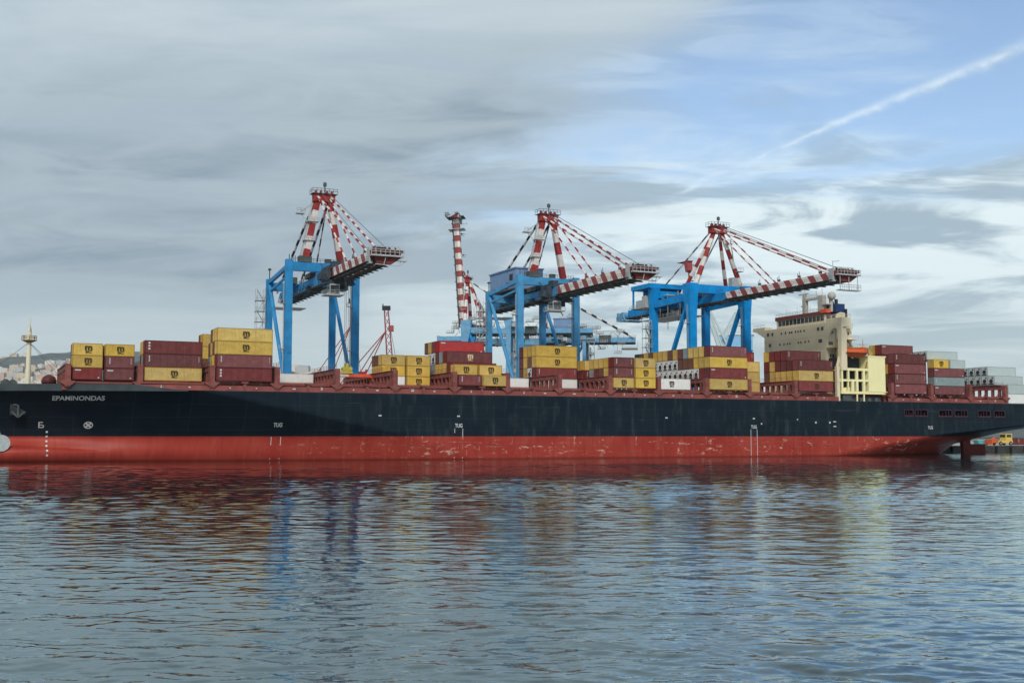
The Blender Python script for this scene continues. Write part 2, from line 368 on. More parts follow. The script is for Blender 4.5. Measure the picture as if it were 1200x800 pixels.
# ------------------------------------------------------------------ water
def water():
    ys = [-40.0, -20.0, 0.0, 8.0, 14.0]
    y = 18.0
    while y < 330: ys.append(y); y += max(0.075, y*0.0027)
    while y < 9000: ys.append(y); y *= 1.05
    ys = np.array(ys)
    ms = np.concatenate([np.linspace(-4, -0.60, 16)[:-1], np.arange(-0.60, 0.6001, 0.0027), np.linspace(0.60, 4, 16)[1:]])
    Y, MM = np.meshgrid(ys, ms, indexing='ij'); X = MM*np.maximum(Y, 16.0)
    Z = np.zeros_like(X)
    rng = np.random.RandomState(5)
    sp = np.maximum(0.075, Y*0.0027)
    patch = 0.5+0.5*np.sin(X*0.035+1.3+0.6*np.sin(Y*0.05))*np.sin(Y*0.06+X*0.012+0.5)
    patch = 0.36+0.95*patch**1.3+0.30*np.clip((X/np.maximum(Y, 16)+0.22)*3, 0, 1)*np.clip(1.6-Y/160.0, 0.35, 1)
    core = (np.abs(MM) <= 0.601) & (Y > 16) & (Y < 330)
    for i in range(96):
        lam = 0.42*(13.0**rng.rand())
        th = rng.normal(0, 0.5)+0.15
        kx, ky = 2*pi/lam*sin(th), 2*pi/lam*cos(th)
        ph = rng.rand()*2*pi
        slope = 0.0076*(1.05 if lam < 1.2 else 1.0 if lam < 2.2 else 0.60)
        amp = slope*lam/(2*pi)*1.35
        w = np.clip(lam/(3.2*sp)-0.6, 0, 1)
        a = X*kx+Y*ky+ph
        warp = 0.9*np.sin(X*0.11/lam**0.5+i)+0.9*np.sin(Y*0.13/lam**0.5+1.7*i)
        Z += amp*w*(np.sin(a+warp)+0.38*np.sin(2*a+2*warp+1.57)+0.18*np.sin(3*a+3*warp+3.1))
    Z *= patch*core
    v = np.stack([X, Y, Z], -1).reshape(-1, 3); nr, nc = X.shape
    idx = np.arange(nr*nc).reshape(nr, nc)
    q = np.stack([idx[:-1, :-1], idx[:-1, 1:], idx[1:, 1:], idx[1:, :-1]], -1).reshape(-1, 4)
    me = bpy.data.meshes.new('water'); me.vertices.add(len(v)); me.vertices.foreach_set('co', v.ravel())
    me.loops.add(q.size); me.loops.foreach_set('vertex_index', q.ravel())
    me.polygons.add(len(q)); me.polygons.foreach_set('loop_start', np.arange(0, q.size, 4)); me.polygons.foreach_set('loop_total', np.full(len(q), 4))
    me.polygons.foreach_set('use_smooth', np.ones(len(q), bool)); me.update(); me.validate()
    m = bpy.data.materials.new('harbour_water'); m.use_nodes = True; k = NT(m.node_tree); b = k.n['Principled BSDF']
    b.inputs['Base Color'].default_value = (0.006, 0.014, 0.016, 1); b.inputs['Roughness'].default_value = 0.03
    b.inputs['IOR'].default_value = 1.5; b.inputs['Specular Tint'].default_value = (0.78, 0.96, 0.98, 1)
    tc = k.new('ShaderNodeTexCoord').outputs['Object']; x, yy, z = k.sep(tc)
    v1 = k.comb(k.m('MULTIPLY', x, 0.7), yy, 0.0)
    n1 = k.noise(v1, 1.6, 3, 0.55, 0.4)
    n2 = k.noise(v1, 5.5, 2, 0.5, 0.3)
    n5 = k.noise(v1, 11.0, 2, 0.5, 0.2)
    pm = k.ramp(k.m('ADD', k.noise(tc, 0.045, 3, 0.5), k.m('MULTIPLY', k.ramp(x, -25, 15, False), 0.22)), 0.42, 0.72, lo=0.28, hi=1.45)
    hgt = k.m('MULTIPLY', k.m('ADD', k.m('MULTIPLY', n1, 0.032), k.m('MULTIPLY', k.m('ADD', n2, n5), 0.0030)), pm)
    bp = k.new('ShaderNodeBump'); bp.inputs['Strength'].default_value = 0.55; bp.inputs['Distance'].default_value = 1.0
    k.l.new(hgt, bp.inputs['Height']); k.l.new(bp.outputs[0], b.inputs['Normal'])
    out = k.n['Material Output']; gl = k.new('ShaderNodeBsdfGlossy'); gl.inputs['Color'].default_value = (0.66, 0.86, 0.88, 1); gl.inputs['Roughness'].default_value = 0.03
    k.l.new(bp.outputs[0], gl.inputs['Normal'])
    mx = k.new('ShaderNodeMixShader'); lw = k.new('ShaderNodeLayerWeight'); k.l.new(bp.outputs[0], lw.inputs['Normal']); k.l.new(k.m('MULTIPLY', k.m('POWER', lw.outputs['Facing'], 3.0), 0.56), mx.inputs[0]); k.l.new(b.outputs[0], mx.inputs[1]); k.l.new(gl.outputs[0], mx.inputs[2]); k.l.new(mx.outputs[0], out.inputs['Surface'])
    me.materials.append(m)
    tag(link('water', me), kind='structure')
water()

# ------------------------------------------------------------------ quay, land and hills
def land():
    QT = 2.2
    m = MB(); a = [(-150, 42.6), (520, 42.6), (520, 900), (-150, 900)]
    top = [W(t, w, QT) for t, w in a]; bot = [W(t, w, -3) for t, w in a]
    m.v = top+bot; m.f = [(0,1,2,3), (0,4,5,1), (1,5,6,2), (2,6,7,3), (3,7,4,0)]; m.mi = [0,1,1,1,1]
    tag(m.build('quay', ['concrete', 'concrete_dark']), kind='structure')
    KS = 3.6
    def height(X_, Y_):
        return KS*height1(X_/KS, Y_/KS)
    def height1(x, y):
        r = 0.0
        def bump(c, s_, h): return h*exp(-((x-c)/s_)**2)
        base = 101*(min(1, max(0, (y-1150)/450.0)))**0.8 + 8*sin(x*0.011)*min(1, max(0, (y-1100)/300))
        base *= 0.45+0.55/(1+exp((x+240)/45.0))
        far = min(1, max(0, (y-1900)/700.0))
        ridge = bump(-1420, 230, 135) + 112/(1+exp(-(x+1105)/28.0))/(1+exp((x+560)/120.0))+24*sin(x*0.02)*exp(-((x+1200)/300)**2)
        rr = ridge*far*0.82*(1-0.5*min(1, max(0, (y-3000)/900)))
        n = 5*sin(x*0.05+y*0.013)*sin(y*0.031+x*0.017)*min(1, max(0, (y-1250)/400))
        return base+rr+n
    xs = np.linspace(-2800, 1500, 216); ys = np.linspace(1080, 4200, 110)
    v = []; f = []
    for yv in ys:
        for xv in xs: v.append((xv*KS, yv*KS, height(xv*KS, yv*KS)+1.5))
    for i in range(len(ys)-1):
        for j in range(len(xs)-1):
            q = i*len(xs)+j; f.append((q, q+1, q+len(xs)+1, q+len(xs)))
    me = bpy.data.meshes.new('hills'); me.from_pydata(v, [], f)
    hm = bpy.data.materials.new('wooded_hillside'); hm.use_nodes = True; k = NT(hm.node_tree); b = k.n['Principled BSDF']
    tc = k.new('ShaderNodeTexCoord').outputs['Object']
    n = k.noise(tc, 0.0035, 9, 0.68)
    k.l.new(k.mix(k.ramp(n, 0.35, 0.65), (0.030, 0.045, 0.038), (0.085, 0.095, 0.085)), b.inputs['Base Color']); b.inputs['Roughness'].default_value = 0.9
    me.materials.append(hm); tag(link('hills', me), kind='structure')
    # town on the slopes
    def bmat(nm, col):
        mm = bpy.data.materials.new(nm); mm.use_nodes = True; k = NT(mm.node_tree); b = k.n['Principled BSDF']
        tc = k.new('ShaderNodeTexCoord').outputs['Object']; x, y, z = k.sep(tc)
        win = k.m('MULTIPLY', k.m('GREATER_THAN', k.m('FRACT', k.m('DIVIDE', k.m('ADD', x, y), 6.0)), 0.55), k.m('GREATER_THAN', k.m('FRACT', k.m('DIVIDE', z, 5.0)), 0.5))
        k.l.new(k.mix(win, col, tuple(c*0.35 for c in col)), b.inputs['Base Color']); b.inputs['Roughness'].default_value = 0.8
        return mm
    mats = [bmat('stucco_white', (0.70, 0.66, 0.60)), bmat('stucco_cream', (0.62, 0.52, 0.38)), bmat('stucco_pink', (0.55, 0.40, 0.33)), bmat('stucco_grey', (0.48, 0.48, 0.48))]
    rng = random.Random(3)
    def bld(x, y, w, d, h, mi, label, group):
        z = height(x, y)-3
        m = MB().box(-w/2, w/2, -d/2, d/2, 0, h)
        m.box(-w/2-0.4, w/2+0.4, -d/2-0.4, d/2+0.4, h+0.01, h+1.0)
        if rng.random() < 0.6: m.box(-w*0.2, w*0.15, -d*0.2, d*0.2, h+1.02, h+3.6)
        o = m.build('town_building', mats[mi]); o.location = (x, y, z); o.rotation_euler = (0, 0, rng.uniform(-0.5, 0.5))
        tag(o, label, 'building', group)
    for i in range(190):
        u = rng.uniform(-40, 95); y = rng.uniform(4950, 6300); x = (u-600)/1350*y
        bld(x, y, rng.uniform(18, 60), rng.uniform(15, 26), rng.uniform(14, 38), rng.choice([0, 0, 1, 1, 2, 3]), 'pale town building on the slope beyond the ship\'s bow mast', 'pale town buildings beyond the bow')
    for i in range(90):
        u = rng.uniform(-420, -40); y = rng.uniform(4950, 6300); x = (u-600)/1350*y
        bld(x, y, rng.uniform(18, 60), rng.uniform(15, 26), rng.uniform(14, 38), rng.choice([0, 0, 1, 1, 2, 3]), 'pale town building on the slope beyond the ship\'s bow mast', 'pale town buildings beyond the bow')
    for i in range(26):
        u = rng.uniform(-30, 36); y = rng.uniform(9000, 9900); x = (u-600)/1350*y
        bld(x, y, rng.uniform(40, 100), rng.uniform(30, 50), rng.uniform(30, 80), rng.choice([0, 1, 1, 3]), 'hazy hilltop building on the ridge at the far left', 'hazy hilltop buildings')
    for i in range(34):
        u = rng.uniform(322, 412); y = rng.uniform(5400, 6300); x = (u-600)/1350*y
        bld(x, y, rng.uniform(25, 70), rng.uniform(20, 40), rng.uniform(18, 44), rng.choice([0, 1, 3, 3]), 'faint pale building on the shore seen between the leftmost crane\'s legs', 'faint buildings between crane legs')
land()

# ------------------------------------------------------------------ the ship
ZD = 15.3                                 # deck edge
def lerp(a, b, f): return a+(b-a)*f
def sstep(a, b, x):
    f = min(1, max(0, (x-a)/(b-a))); return f*f*(3-2*f)
def t_stem(z): return -111-max(0, z-5)*1.15 - (8*exp(-((z-1.6)/2.4)**2) if z < 5 else 8*exp(-((5-1.6)/2.4)**2)*max(0, 1-(z-5)/2))
def t_stern(z):
    if z < 3: return 158+2.0*z
    if z < 8.4: return 164+(z-3)*5.5
    return 193.7
def tb_f(z): return -26-4.873*(z-5.45) if z > 5.45 else -26+(5.45-z)*3
def tb_a(z): return min(178, 131+11.9*(z-5.45)) if z > 5.45 else 131-6.5*(5.45-z)
def half(t, z):
    b = 20.0
    f = tb_f(z)
    if t < f:
        x = min(1, (f-t)/(f-t_stem(z))); b = 20*(1-0.5*x**1.08-0.5*x**2.4)
    a = tb_a(z)
    if t > a:
        x = min(1, (t-a)/(t_stern(z)-a)); e = 12*sstep(7, 10, z); b = e+(20-e)*(1-x**1.9)
    if z < 4.5 and t < -88:
        g = sstep(-91, -116, t); hh = 0.15+1.25*g
        d = (z-2.05)/hh
        b += 4.2*g**0.8*sstep(1.25, 0.8, d)*min(1, (t-t_stem(z))/2.5+0.02)
    return max(b, 0.0)
def wside(t, z): return 20-half(t, z)

ship = thing('container_ship', 'long black and red container ship moored across the whole view', 'ship', W(0, 0, 0), AL)
def hull():
    zs = [-2, -0.5]+[i*0.22 for i in range(0, 23)]+[5.0, 5.45, 6.1, 6.8, 7.6, 8.4, 9.2, 10, 11, 12, 13, 14, 14.7, ZD]
    n1, n2, n3 = 70, 60, 44
    v = []; f = []
    N = n1+n2+n3+1
    for side in (0, 1):
        off = len(v)
        for z in zs:
            a, b, c, d = t_stem(z), tb_f(z), tb_a(z), t_stern(z)
            ts = [lerp(a, b, (i/n1)**1.25) for i in range(n1)]+[lerp(b, c, i/n2) for i in range(n2)]+[lerp(c, d, i/n3) for i in range(n3+1)]
            for t in ts:
                w = wside(t, z); v.append((t, w if side == 0 else 40-w, z))
        for i in range(len(zs)-1):
            for j in range(N-1):
                q = off+i*N+j; p = (q, q+1, q+N+1, q+N); f.append(p if side == 0 else p[::-1])
    nz = len(zs); half_n = nz*N
    for i in range(nz-1):                  # transom
        q = i*N+N-1; f.append((q, half_n+q, half_n+q+N, q+N))
    me = bpy.data.meshes.new('hull'); me.from_pydata(v, [], f); me.materials.append(M['hull'])
    me.polygons.foreach_set('use_smooth', [True]*len(me.polygons)); me.update()
    link('hull', me, ship)
    # deck plate
    edge = [(v[(nz-1)*N+j][0], v[(nz-1)*N+j][1]) for j in range(N)]
    dv = [(t, w, ZD-0.02) for t, w in edge]+[(t, 40-w, ZD-0.02) for t, w in edge]
    df = [(j, j+1, N+j+1, N+j) for j in range(N-1)]
    dm = bpy.data.meshes.new('deck'); dm.from_pydata(dv, [], df); dm.materials.append(M['deckpaint']); link('deck', dm, ship)
    # bulwark round the bow
    bv = []; bf = []
    pts = [(t, w) for t, w in edge if t < -76]
    line = pts[::-1]+[(t, 40-w) for t, w in pts]
    for t, w in line:
        top = ZD+1.25*sstep(-76, -90, t)
        cx = 20+(w-20)*1.0
        for z, o in ((ZD-0.25, 0.06), (top, 0.06), (top, -0.22), (ZD-0.25, -0.22)):
            bv.append((t-(o if t < -118 else 0), w-o*(1 if w < 20 else -1), z))
    for i in range(len(line)-1):
        for q in range(4):
            a, b = i*4+q, i*4+(q+1) % 4; bf.append((a, b, b+4, a+4))
    bm = bpy.data.meshes.new('bulwark'); bm.from_pydata(bv, [], bf)
    mb = mat('bulwark_lit_grey', (0.045, 0.055, 0.06), 0.5, 0.2, 0.4); bm.materials.append(mb); link('bulwark', bm, ship)  # greyer than the hull: light on the upright strip is painted in
    # rubbing line of pale weld at the deck edge
hull()

def wrap(co, t0, z0, proud=0.10):
    return [(t0+x, wside(t0+x, z0+y)-proud, z0+y) for x, y, _ in co]
def hull_text(name, body, t0, z0, size, width=None, material='white_ink', bold=0.0):
    co, fs = text_mesh(body, size, bold)
    if width: co[:, 0] *= width/(co[:, 0].max()-co[:, 0].min())
    me = bpy.data.meshes.new(name); me.from_pydata(wrap(co, t0, z0), [], fs); me.materials.append(M[material]); return link(name, me, ship)
def hull_patch(name, t0, t1, z0, z1, material, n=4, proud=0.05, parent=None):
    v = []; f = []
    for i in range(n+1):
        t = lerp(t0, t1, i/n)
        for z in (z0, z1): v.append((t, wside(t, z)-proud, z))
    for i in range(n): f.append((2*i, 2*i+2, 2*i+3, 2*i+1))
    me = bpy.data.meshes.new(name); me.from_pydata(v, [], f); me.materials.append(M[material]); return link(name, me, parent or ship)

# post lines of the lashing bridges (their after faces)
PST = {-2: -99.8, -1: -85.4, 0: -71.0, 1: -56.8, 2: -43.0, 3: -29.2, 4: -14.3, 5: -0.45, 6: 13.75, 7: 28.1, 8: 42.55, 9: 57.4, 10: 71.1, 11: 86.6, 12: 121.1, 13: 136.15, 14: 151.5, 15: 166.0}
WIN = {-2: 6.6, -1: 4.4}
def inset(t): return max(0.0, wside(t, ZD))

def lashing_bridges():
    for i, p in PST.items():
        w0 = WIN.get(i, 0.0); w1 = 40-w0
        x0, x1 = p-1.15, p-0.05
        m = MB()
        m.box(x0, x1, w0-0.05, w0+1.25, 15.9, 20.75)                      # end post seen from the water
        m.box(x0, x1, w1-1.25, w1+0.05, 15.9, 20.75)
        wv = w0+2.55; top = 20.75
        while wv < w1-1.3:
            m.box(x0+0.1, x1-0.1, wv-0.28, wv+0.28, 16.0, 19.55); wv += 2.55
        m.box(x0+0.05, x1-0.05, w0+1.25, w1-1.25, 19.55, 20.6)            # upper walkway and girder
        m.box(x0-0.15, x1+0.15, w0+1.3, w1-1.3, 20.6, 20.72)
        m.box(x0+0.12, x1-0.12, w0+1.25, w1-1.25, 16.0, 17.55)
        wv = w0+1.3
        while wv < w1-3:
            m.bar((x0+0.3, wv+0.3, 19.5), (x0+0.3, wv+2.2, 17.6), 0.14); wv += 5.1
        m.rail([((x0+x1)/2, w0+1.0, 20.72), ((x0+x1)/2, w0+20, 20.72)], 1.0, 2.55, 0.04)
        # foot under the overhanging end of the bridge
        m.prism([(x0-1.0, 17.15), (x1+0.9, 17.15), (x1+0.9, 16.85), (x1-0.1, 16.1), (x0+0.1, 16.1), (x0-1.0, 16.85)], 'y', w0-0.12, w0+1.4)
        m.build('lashing_bridge', 'lash', ship)
lashing_bridges()

def coaming():
    m = MB()
    segs = [(-101.5, -85.9, 7.3), (-85.9, -71.5, 4.0), (-71.5, 100.6, 1.7), (118.9, 166.4, 1.7)]
    for a, b, w in segs:
        m.box(a, b, w, 40-w, ZD+0.01, 17.05)
        m.box(a, b, w-0.35, w-0.002, 16.72, 16.98)                          # top flange
        m.box(a, b, w+1.2, 38.8-w, 17.05, 17.42)                            # hatch covers
    m.build('hatch_coaming', 'coaming', ship)
    # line of stanchions and pedestals under the outboard stacks
    pm = MB(); pm.box(-0.3, 0.3, 0.1, 0.8, ZD, 16.948); pm.box(-0.75, 0.75, -0.05, 0.9, 16.95, 17.32); pm = pm.mesh('pedestal', 'lash')
    sm = MB(); sm.box(-0.12, 0.12, 0, 0.45, ZD, 16.7); sm = sm.mesh('stanchion', 'lash')
    fm = MB(); fm.box(-0.3, 0.3, 0.1, 1.1, ZD, 16.09); fm = fm.mesh('bridge_foot', 'lash')
    for i, p in PST.items():
        if i in (-2, 15, 12) and i != 12: continue
        w = WIN.get(i, 0.0)
        if not (100 < p+6.5 < 119 or p > 160): link('pedestal', pm, ship, (p+6.45, w, 0))
        link('bridge_foot', fm, ship, (p-0.6, w, 0))
        for dt in (3.4, 9.6):
            t = p+dt
            if not (100 < t < 119 or t > 166): link('stanchion', sm, ship, (t, w+(1.25 if i > -1 else 2.0), 0))
    # plating along the deck edge: the low red band over the black hull
    v = []; f = []; ts = [-100+i*2.0 for i in range(100)]+[101.0]
    ts2 = [119.0+i*2 for i in range(24)]+[166.5]
    for TT in (ts, ts2):
        o = len(v)
        for t in TT:
            w = wside(t, ZD)+0.25
            for z, dw in ((ZD-0.01, 0), (16.45, 0), (16.45, 0.12), (ZD-0.01, 0.12)): v.append((t, w+dw, z))
        for i in range(len(TT)-1):
            for q in range(4): a, b = o+i*4+q, o+i*4+(q+1) % 4; f.append((a, b, b+4, a+4))
    me = bpy.data.meshes.new('side_plating'); me.from_pydata(v, [], f); me.materials.append(M['coaming']); link('side_plating', me, ship)
    # small white lamps and notices along it
    m = MB(); rng = random.Random(4)
    for i, p in PST.items():
        if i < -1 or i == 15: continue
        for dt, z in ((-0.6, 16.0), (3.4, 15.95), (9.2, 15.95)):
            t = p+dt+rng.uniform(-0.4, 0.4)
            if 101 < t < 119: continue
            w = wside(t, ZD)+0.25; ww = rng.choice([0.28, 0.45, 0.7])
            m.box(t-ww/2, t+ww/2, w-0.08, w-0.01, z-0.12, z+0.14)
            if rng.random() < 0.4: m.box(t-ww/2, t+ww/2, w-0.08, w-0.01, z+0.6 if z+0.6 < 16.3 else z+0.28, z+0.8 if z+0.6 < 16.3 else z+0.42)
    m.build('deck_lamps', 'white_ink', ship)
    # handrail along the deck edge
    m = MB(); pts = [(t, wside(t, ZD)+0.1, 16.45) for t in range(-70, 100, 12)]
    m.rail(pts, 0.95, 3.0, 0.035); m.build('deck_rail', 'lash', ship)
coaming()

def hull_marks():
    hull_text('name_lettering', 'EPAMINONDAS', -103.2, 13.10, 1.3, 10.2, bold=0.03)
    for t in (-57.5, -14.9, 70.6, 133.4):                                    # push marks for tugs
        hull_text('tug_mark', 'TUG', t, 7.55, 1.25, 1.9, bold=0.03)
        for dt in (-0.05, 2.0):
            if t < 100: hull_patch('push_line', t+dt-0.07, t+dt+0.07, 0.3, 7.3 if t > -20 else 5.3, 'white_ink', 1)
    for t in (-14.0, 44.0, 71.6, -33.5):                                     # short white ticks
        hull_patch('hull_mark', t-0.35, t+0.35, 10.05, 10.35, 'white_ink', 1)
    for t in (92.5, 97.4): hull_patch('hull_mark', t-0.25, t+0.25, 9.0, 9.5, 'white_ink', 1)
    for z in (9.5, 8.2): hull_patch('hull_mark', 98.6, 99.6, z-0.15, z+0.15, 'white_ink', 1)
    hull_patch('hull_mark', 73.9, 74.3, 8.6, 9.0, 'white_ink', 1); hull_patch('hull_mark', 86.0, 86.4, 9.9, 10.2, 'white_ink', 1)
    # bulbous-bow and thruster signs
    def sign(segs, t0, z0, s, nm):
        v = []; f = []
        for (x0, y0, x1, y1, wd) in segs:
            L = sqrt((x1-x0)**2+(y1-y0)**2); nx, ny = -(y1-y0)/L*wd/2, (x1-x0)/L*wd/2
            i = len(v); v += [(x0+nx, y0+ny, 0), (x0-nx, y0-ny, 0), (x1-nx, y1-ny, 0), (x1+nx, y1+ny, 0)]; f.append((i, i+1, i+2, i+3))
        me = bpy.data.meshes.new(nm); me.from_pydata(wrap([(x*s, y*s, 0) for x, y, _ in v], t0, z0), [], f); me.materials.append(M['white_ink']); link(nm, me, ship)
    sign([(-1, 1, 0.6, 1, 0.35), (-0.8, 1, -0.8, -1, 0.4), (-0.8, 0, 0.4, 0, 0.3), (0.4, 0, 1, -0.5, 0.35), (1, -0.4, 0.7, -1, 0.3), (0.8, -1, -1, -1, 0.3)], -104.9, 7.9, 0.55, 'bulb_sign')
    ring = [(cos(a)*1.2, sin(a)*0.95, cos(a+pi/5)*1.2, sin(a+pi/5)*0.95, 0.28) for a in [i*pi/5 for i in range(10)]]
    sign(ring+[(-0.7, 0.6, 0.7, -0.6, 0.5), (-0.7, -0.6, 0.7, 0.6, 0.5)], -95.6, 7.85, 0.72, 'thruster_sign')
    # draught figures at the bow
    for k in range(6): hull_patch('draught_figure', -103.9, -103.5, 1.2+k*1.0, 1.6+k*1.0, 'white_ink', 1)
    # large round grey patch low at the stem
    c = [(0, 0, 0)]+[(cos(2*pi*i/24)*1.75, sin(2*pi*i/24)*1.75, 0) for i in range(24)]
    me = bpy.data.meshes.new('round_patch'); me.from_pydata([(-112.7+x, min(wside(-112.7+a, 4.0+b) for a in (-1.7, 0, 1.7) for b in (-1.7, 0, 1.7))-0.1, 4.0+y) for x, y, _ in c], [], [(0, i+1, (i+1) % 24+1) for i in range(24)]); me.materials.append(M['galv']); link('round_patch', me, ship)
    # anchor in its pocket
    t, z = -109.6, 11.2; w = wside(t, z)
    m = MB(); m.box(t-1.6, t+1.6, w-0.35, w+0.5, z-1.2, z+1.1)
    po = m.build('anchor_pocket', 'dark', ship)
    m = MB(); m.box(t-0.2, t+0.2, w-0.75, w-0.4, z-1.6, z+1.0); m.bar((t-1.3, w-0.6, z-0.5), (t, w-0.6, z-1.7), 0.35); m.bar((t+1.3, w-0.6, z-0.5), (t, w-0.6, z-1.7), 0.35)
    m.box(t-1.0, t+1.0, w-0.7, w-0.45, z+0.85, z+1.15); m.build('anchor', 'undersides', ship)
    # mooring openings near the stern: flat panels, black painted for their unlit inside
    for t0, t1 in ((124.7, 127.7), (128.8, 133.3), (137.9, 142.8), (144.2, 149.0), (153.5, 158.2), (160.0, 164.2)):
        o = hull_patch('mooring_opening', t0, t1, 11.2, 13.05, 'void', 2, 0.06)
        m = MB(); wv = -0.14
        for a, b, c_, d in ((t0-0.2, t1+0.2, 11.05, 11.28), (t0-0.2, t1+0.2, 12.97, 13.2), (t0-0.2, t0, 11.28, 12.97), (t1, t1+0.2, 11.28, 12.97)): m.box(a, b, wv-0.06, wv+0.1, c_, d)
        n = 4
        for k in range(1, n): tt = lerp(t0, t1, k/n+0.04*sin(t0+k)); m.box(tt-0.09, tt+0.09, wv, wv+0.06, 11.28, 12.2+0.7*abs(sin(t0*3+k)))
        m.box(t0, t1, wv, wv+0.05, 11.28, 11.5)
        m.build('frame', M['purple'], o)
    # rudder, with its horn above
    m = MB(); m.prism([(167.2, 3.6), (170.6, 4.4), (170.6, -1.5), (167.8, -1.5)], 'y', 19.4, 20.6)
    m.prism([(170.7, 3.0), (177.2, 3.0), (177.2, -1.5), (170.7, -1.5)], 'y', 19.6, 20.4)
    m.build('rudder', 'rust', ship)
hull_marks()

def superstructure():
    T = 102.0
    m = MB(); m.box(T, 111.4, 6.2, 34.6, ZD, 37.9)
    for z in (23.9, 27.3, 30.7, 34.2): m.box(T-0.08, 111.5, 6.12, 34.68, z, z+0.10)
    # far wing, tapering outboard
    m.prism([(34.6, 38.9), (40.2, 38.9), (40.2, 37.9), (38.6, 37.6), (34.6, 35.6)], 'x', T, T+3.2)
    # near wing with its arched front and outer post
    arch = [(6.2, 38.9), (-0.4, 38.9), (-0.4, 35.2), (0.0, 24.0), (1.25, 24.0), (1.25, 35.0), (1.6, 35.7), (2.3, 36.0)]
    arch += [(2.3+3.6*sin(a), 30.6+5.4*cos(a)) for a in [i*pi/2/8 for i in range(1, 9)]]+[(6.2, 30.6)]
    m.prism(arch[::-1], 'x', T-0.02, T+0.5)
    m.box(T+0.5, T+3.4, -0.4, 6.2, 36.2, 38.9); m.box(T+0.5, T+2.2, 0.1, 0.5, 24.0, 36.2)
    m.box(T+3.4, T+8.5, 4.6, 6.19, 36.4, 36.7); m.box(T+3.5, T+9.4, 3.4, 6.19, 33.0, 33.2)
    dh = m.build('deckhouse', 'cream', ship)
    # panes
    fw = lambda u: 29.7-(u-907)*0.39
    def win(w, z, ww, hh):
        k = MB(); k.box(T-0.13, T-0.03, w-ww/2, w+ww/2, z-hh/2, z+hh/2); o = k.build('window', 'glass', dh)
    for u, z, ww, hh in ((899.5, 36.4, 1.0, 1.0), (904.5, 36.4, 1.0, 1.0), (902, 33.1, 1.2, 1.0), (959, 36.3, 0.9, 1.0), (963.5, 36.3, 0.9, 1.0), (961, 32.8, 1.4, 1.0)): win(fw(u), z, ww, hh)
    for u, z in ((916, 36.3), (921, 36.3), (926, 36.3), (928.5, 36.3), (933, 36.3), (936, 36.3), (939, 36.3), (943, 36.3), (914, 33.0), (919, 33.0), (923, 33.0), (926, 33.0), (936, 33.0), (939, 33.0), (944, 33.0), (948, 33.0)): win(fw(u), z, 0.42, 0.6)
    def swin(t, z, ww, hh):
        k = MB(); k.box(t-ww/2, t+ww/2, 6.05, 6.15, z-hh/2, z+hh/2); k.build('window', 'glass', dh)
    for t, z, ww, hh in ((104.0, 35.2, 1.2, 0.8), (103.6, 32.0, 1.5, 0.9), (103.3, 28.4, 0.6, 0.8), (104.4, 28.4, 0.6, 0.8), (107.5, 35.0, 0.6, 0.8), (110, 35.0, 0.6, 0.8), (107.5, 31.0, 0.6, 0.8), (110.2, 31.0, 0.6, 0.8)): swin(t, z, ww, hh)
    k = MB(); k.rail([(T+0.2, 34.6, 38.9), (T+0.2, 40.1, 38.9)], 0.9, 1.5); k.rail([(T+3.4, 4.7, 36.7), (T+8.5, 4.7, 36.7)], 1.0, 1.5); k.rail([(T+3.5, 3.45, 33.2), (T+9.4, 3.45, 33.2)], 1.0, 1.5)
    k.rail([(111.3, 6.3, 37.9), (106, 6.3, 37.9)], 1.0, 1.5)
    k.rail([(103.0, 8.0, 41.5), (103.0, 30.0, 41.5)], 0.9, 1.5, 0.05); k.rail([(T+0.1, -0.3, 38.9), (T+0.1, 7.4, 38.9)], 0.9, 1.2, 0.05); k.rail([(T+3.4, -0.3, 38.9), (T+0.1, -0.3, 38.9)], 0.9, 1.2, 0.05)
    k.rail([(103.0, 6.0, 27.9), (111, 6.0, 27.4)], 1.0, 1.5, 0.05)
    for t in (106.2, 108.7):
        k.bar((t, 4.8, 24.2), (t+1.8, 4.8, 27.3), 0.9, 0.15); k.bar((t, 5.0, 27.4), (t+1.8, 5.0, 30.7), 0.9, 0.15); k.bar((t+1.8, 5.0, 30.8), (t, 5.0, 33.0), 0.9, 0.15)
    for w in (12, 17, 23, 28): k.tube((105.5, w, 40.7), (105.5, w, 43.6+0.3*(w % 3)), 0.05, 5)
    k.build('deckhouse_rail', 'grey_mast', ship)
    k = MB()
    for z in (24.2, 27.6, 31.0): k.box(T+3.0, 111.3, 5.3, 6.1, z-0.3, z-0.16)
    for t in (105.6, 109.4): k.tube((t, 5.95, 24), (t, 5.95, 37.5), 0.14, 6)
    for w in (10.5, 20.5, 31.0): k.tube((T-0.12, w, 28), (T-0.12, w, 37.7), 0.09, 5)
    k.box(T-0.35, T-0.09, 10, 12.4, 29.0, 30.2); k.box(T-0.3, T-0.09, 26, 27.4, 29.6, 30.4)
    k.build('side_gallery', 'cream', ship)
    # wheelhouse
    m = MB(); m.box(103.2, 107.2, 8.0, 30.0, 37.92, 40.4); wh = m.build('wheelhouse', 'cream', ship)
    m = MB(); m.box(102.9, 104.6, 7.6, 30.3, 40.4, 41.5); m.box(104.61, 107.3, 7.8, 30.2, 40.4, 40.7); m.build('roof', 'eave', wh)
    m = MB(); m.box(102.7, 104.2, 6.6, 9.4, 40.9, 41.95); m.build('monkey_deck_screen', 'orange_red', wh)
    for i in range(12):
        w = 9.0+i*1.75; m = MB(); m.box(103.08, 103.18, w-0.68, w+0.68, 38.75, 40.25); m.build('window', 'glass', wh)
    for i in range(2):
        t = 104.6+i*1.8; m = MB(); m.box(t-0.7, t+0.7, 7.88, 7.98, 38.75, 40.25); m.build('window', 'glass', wh)
    # radar mast: two posts and a bridge between them
    m = MB()
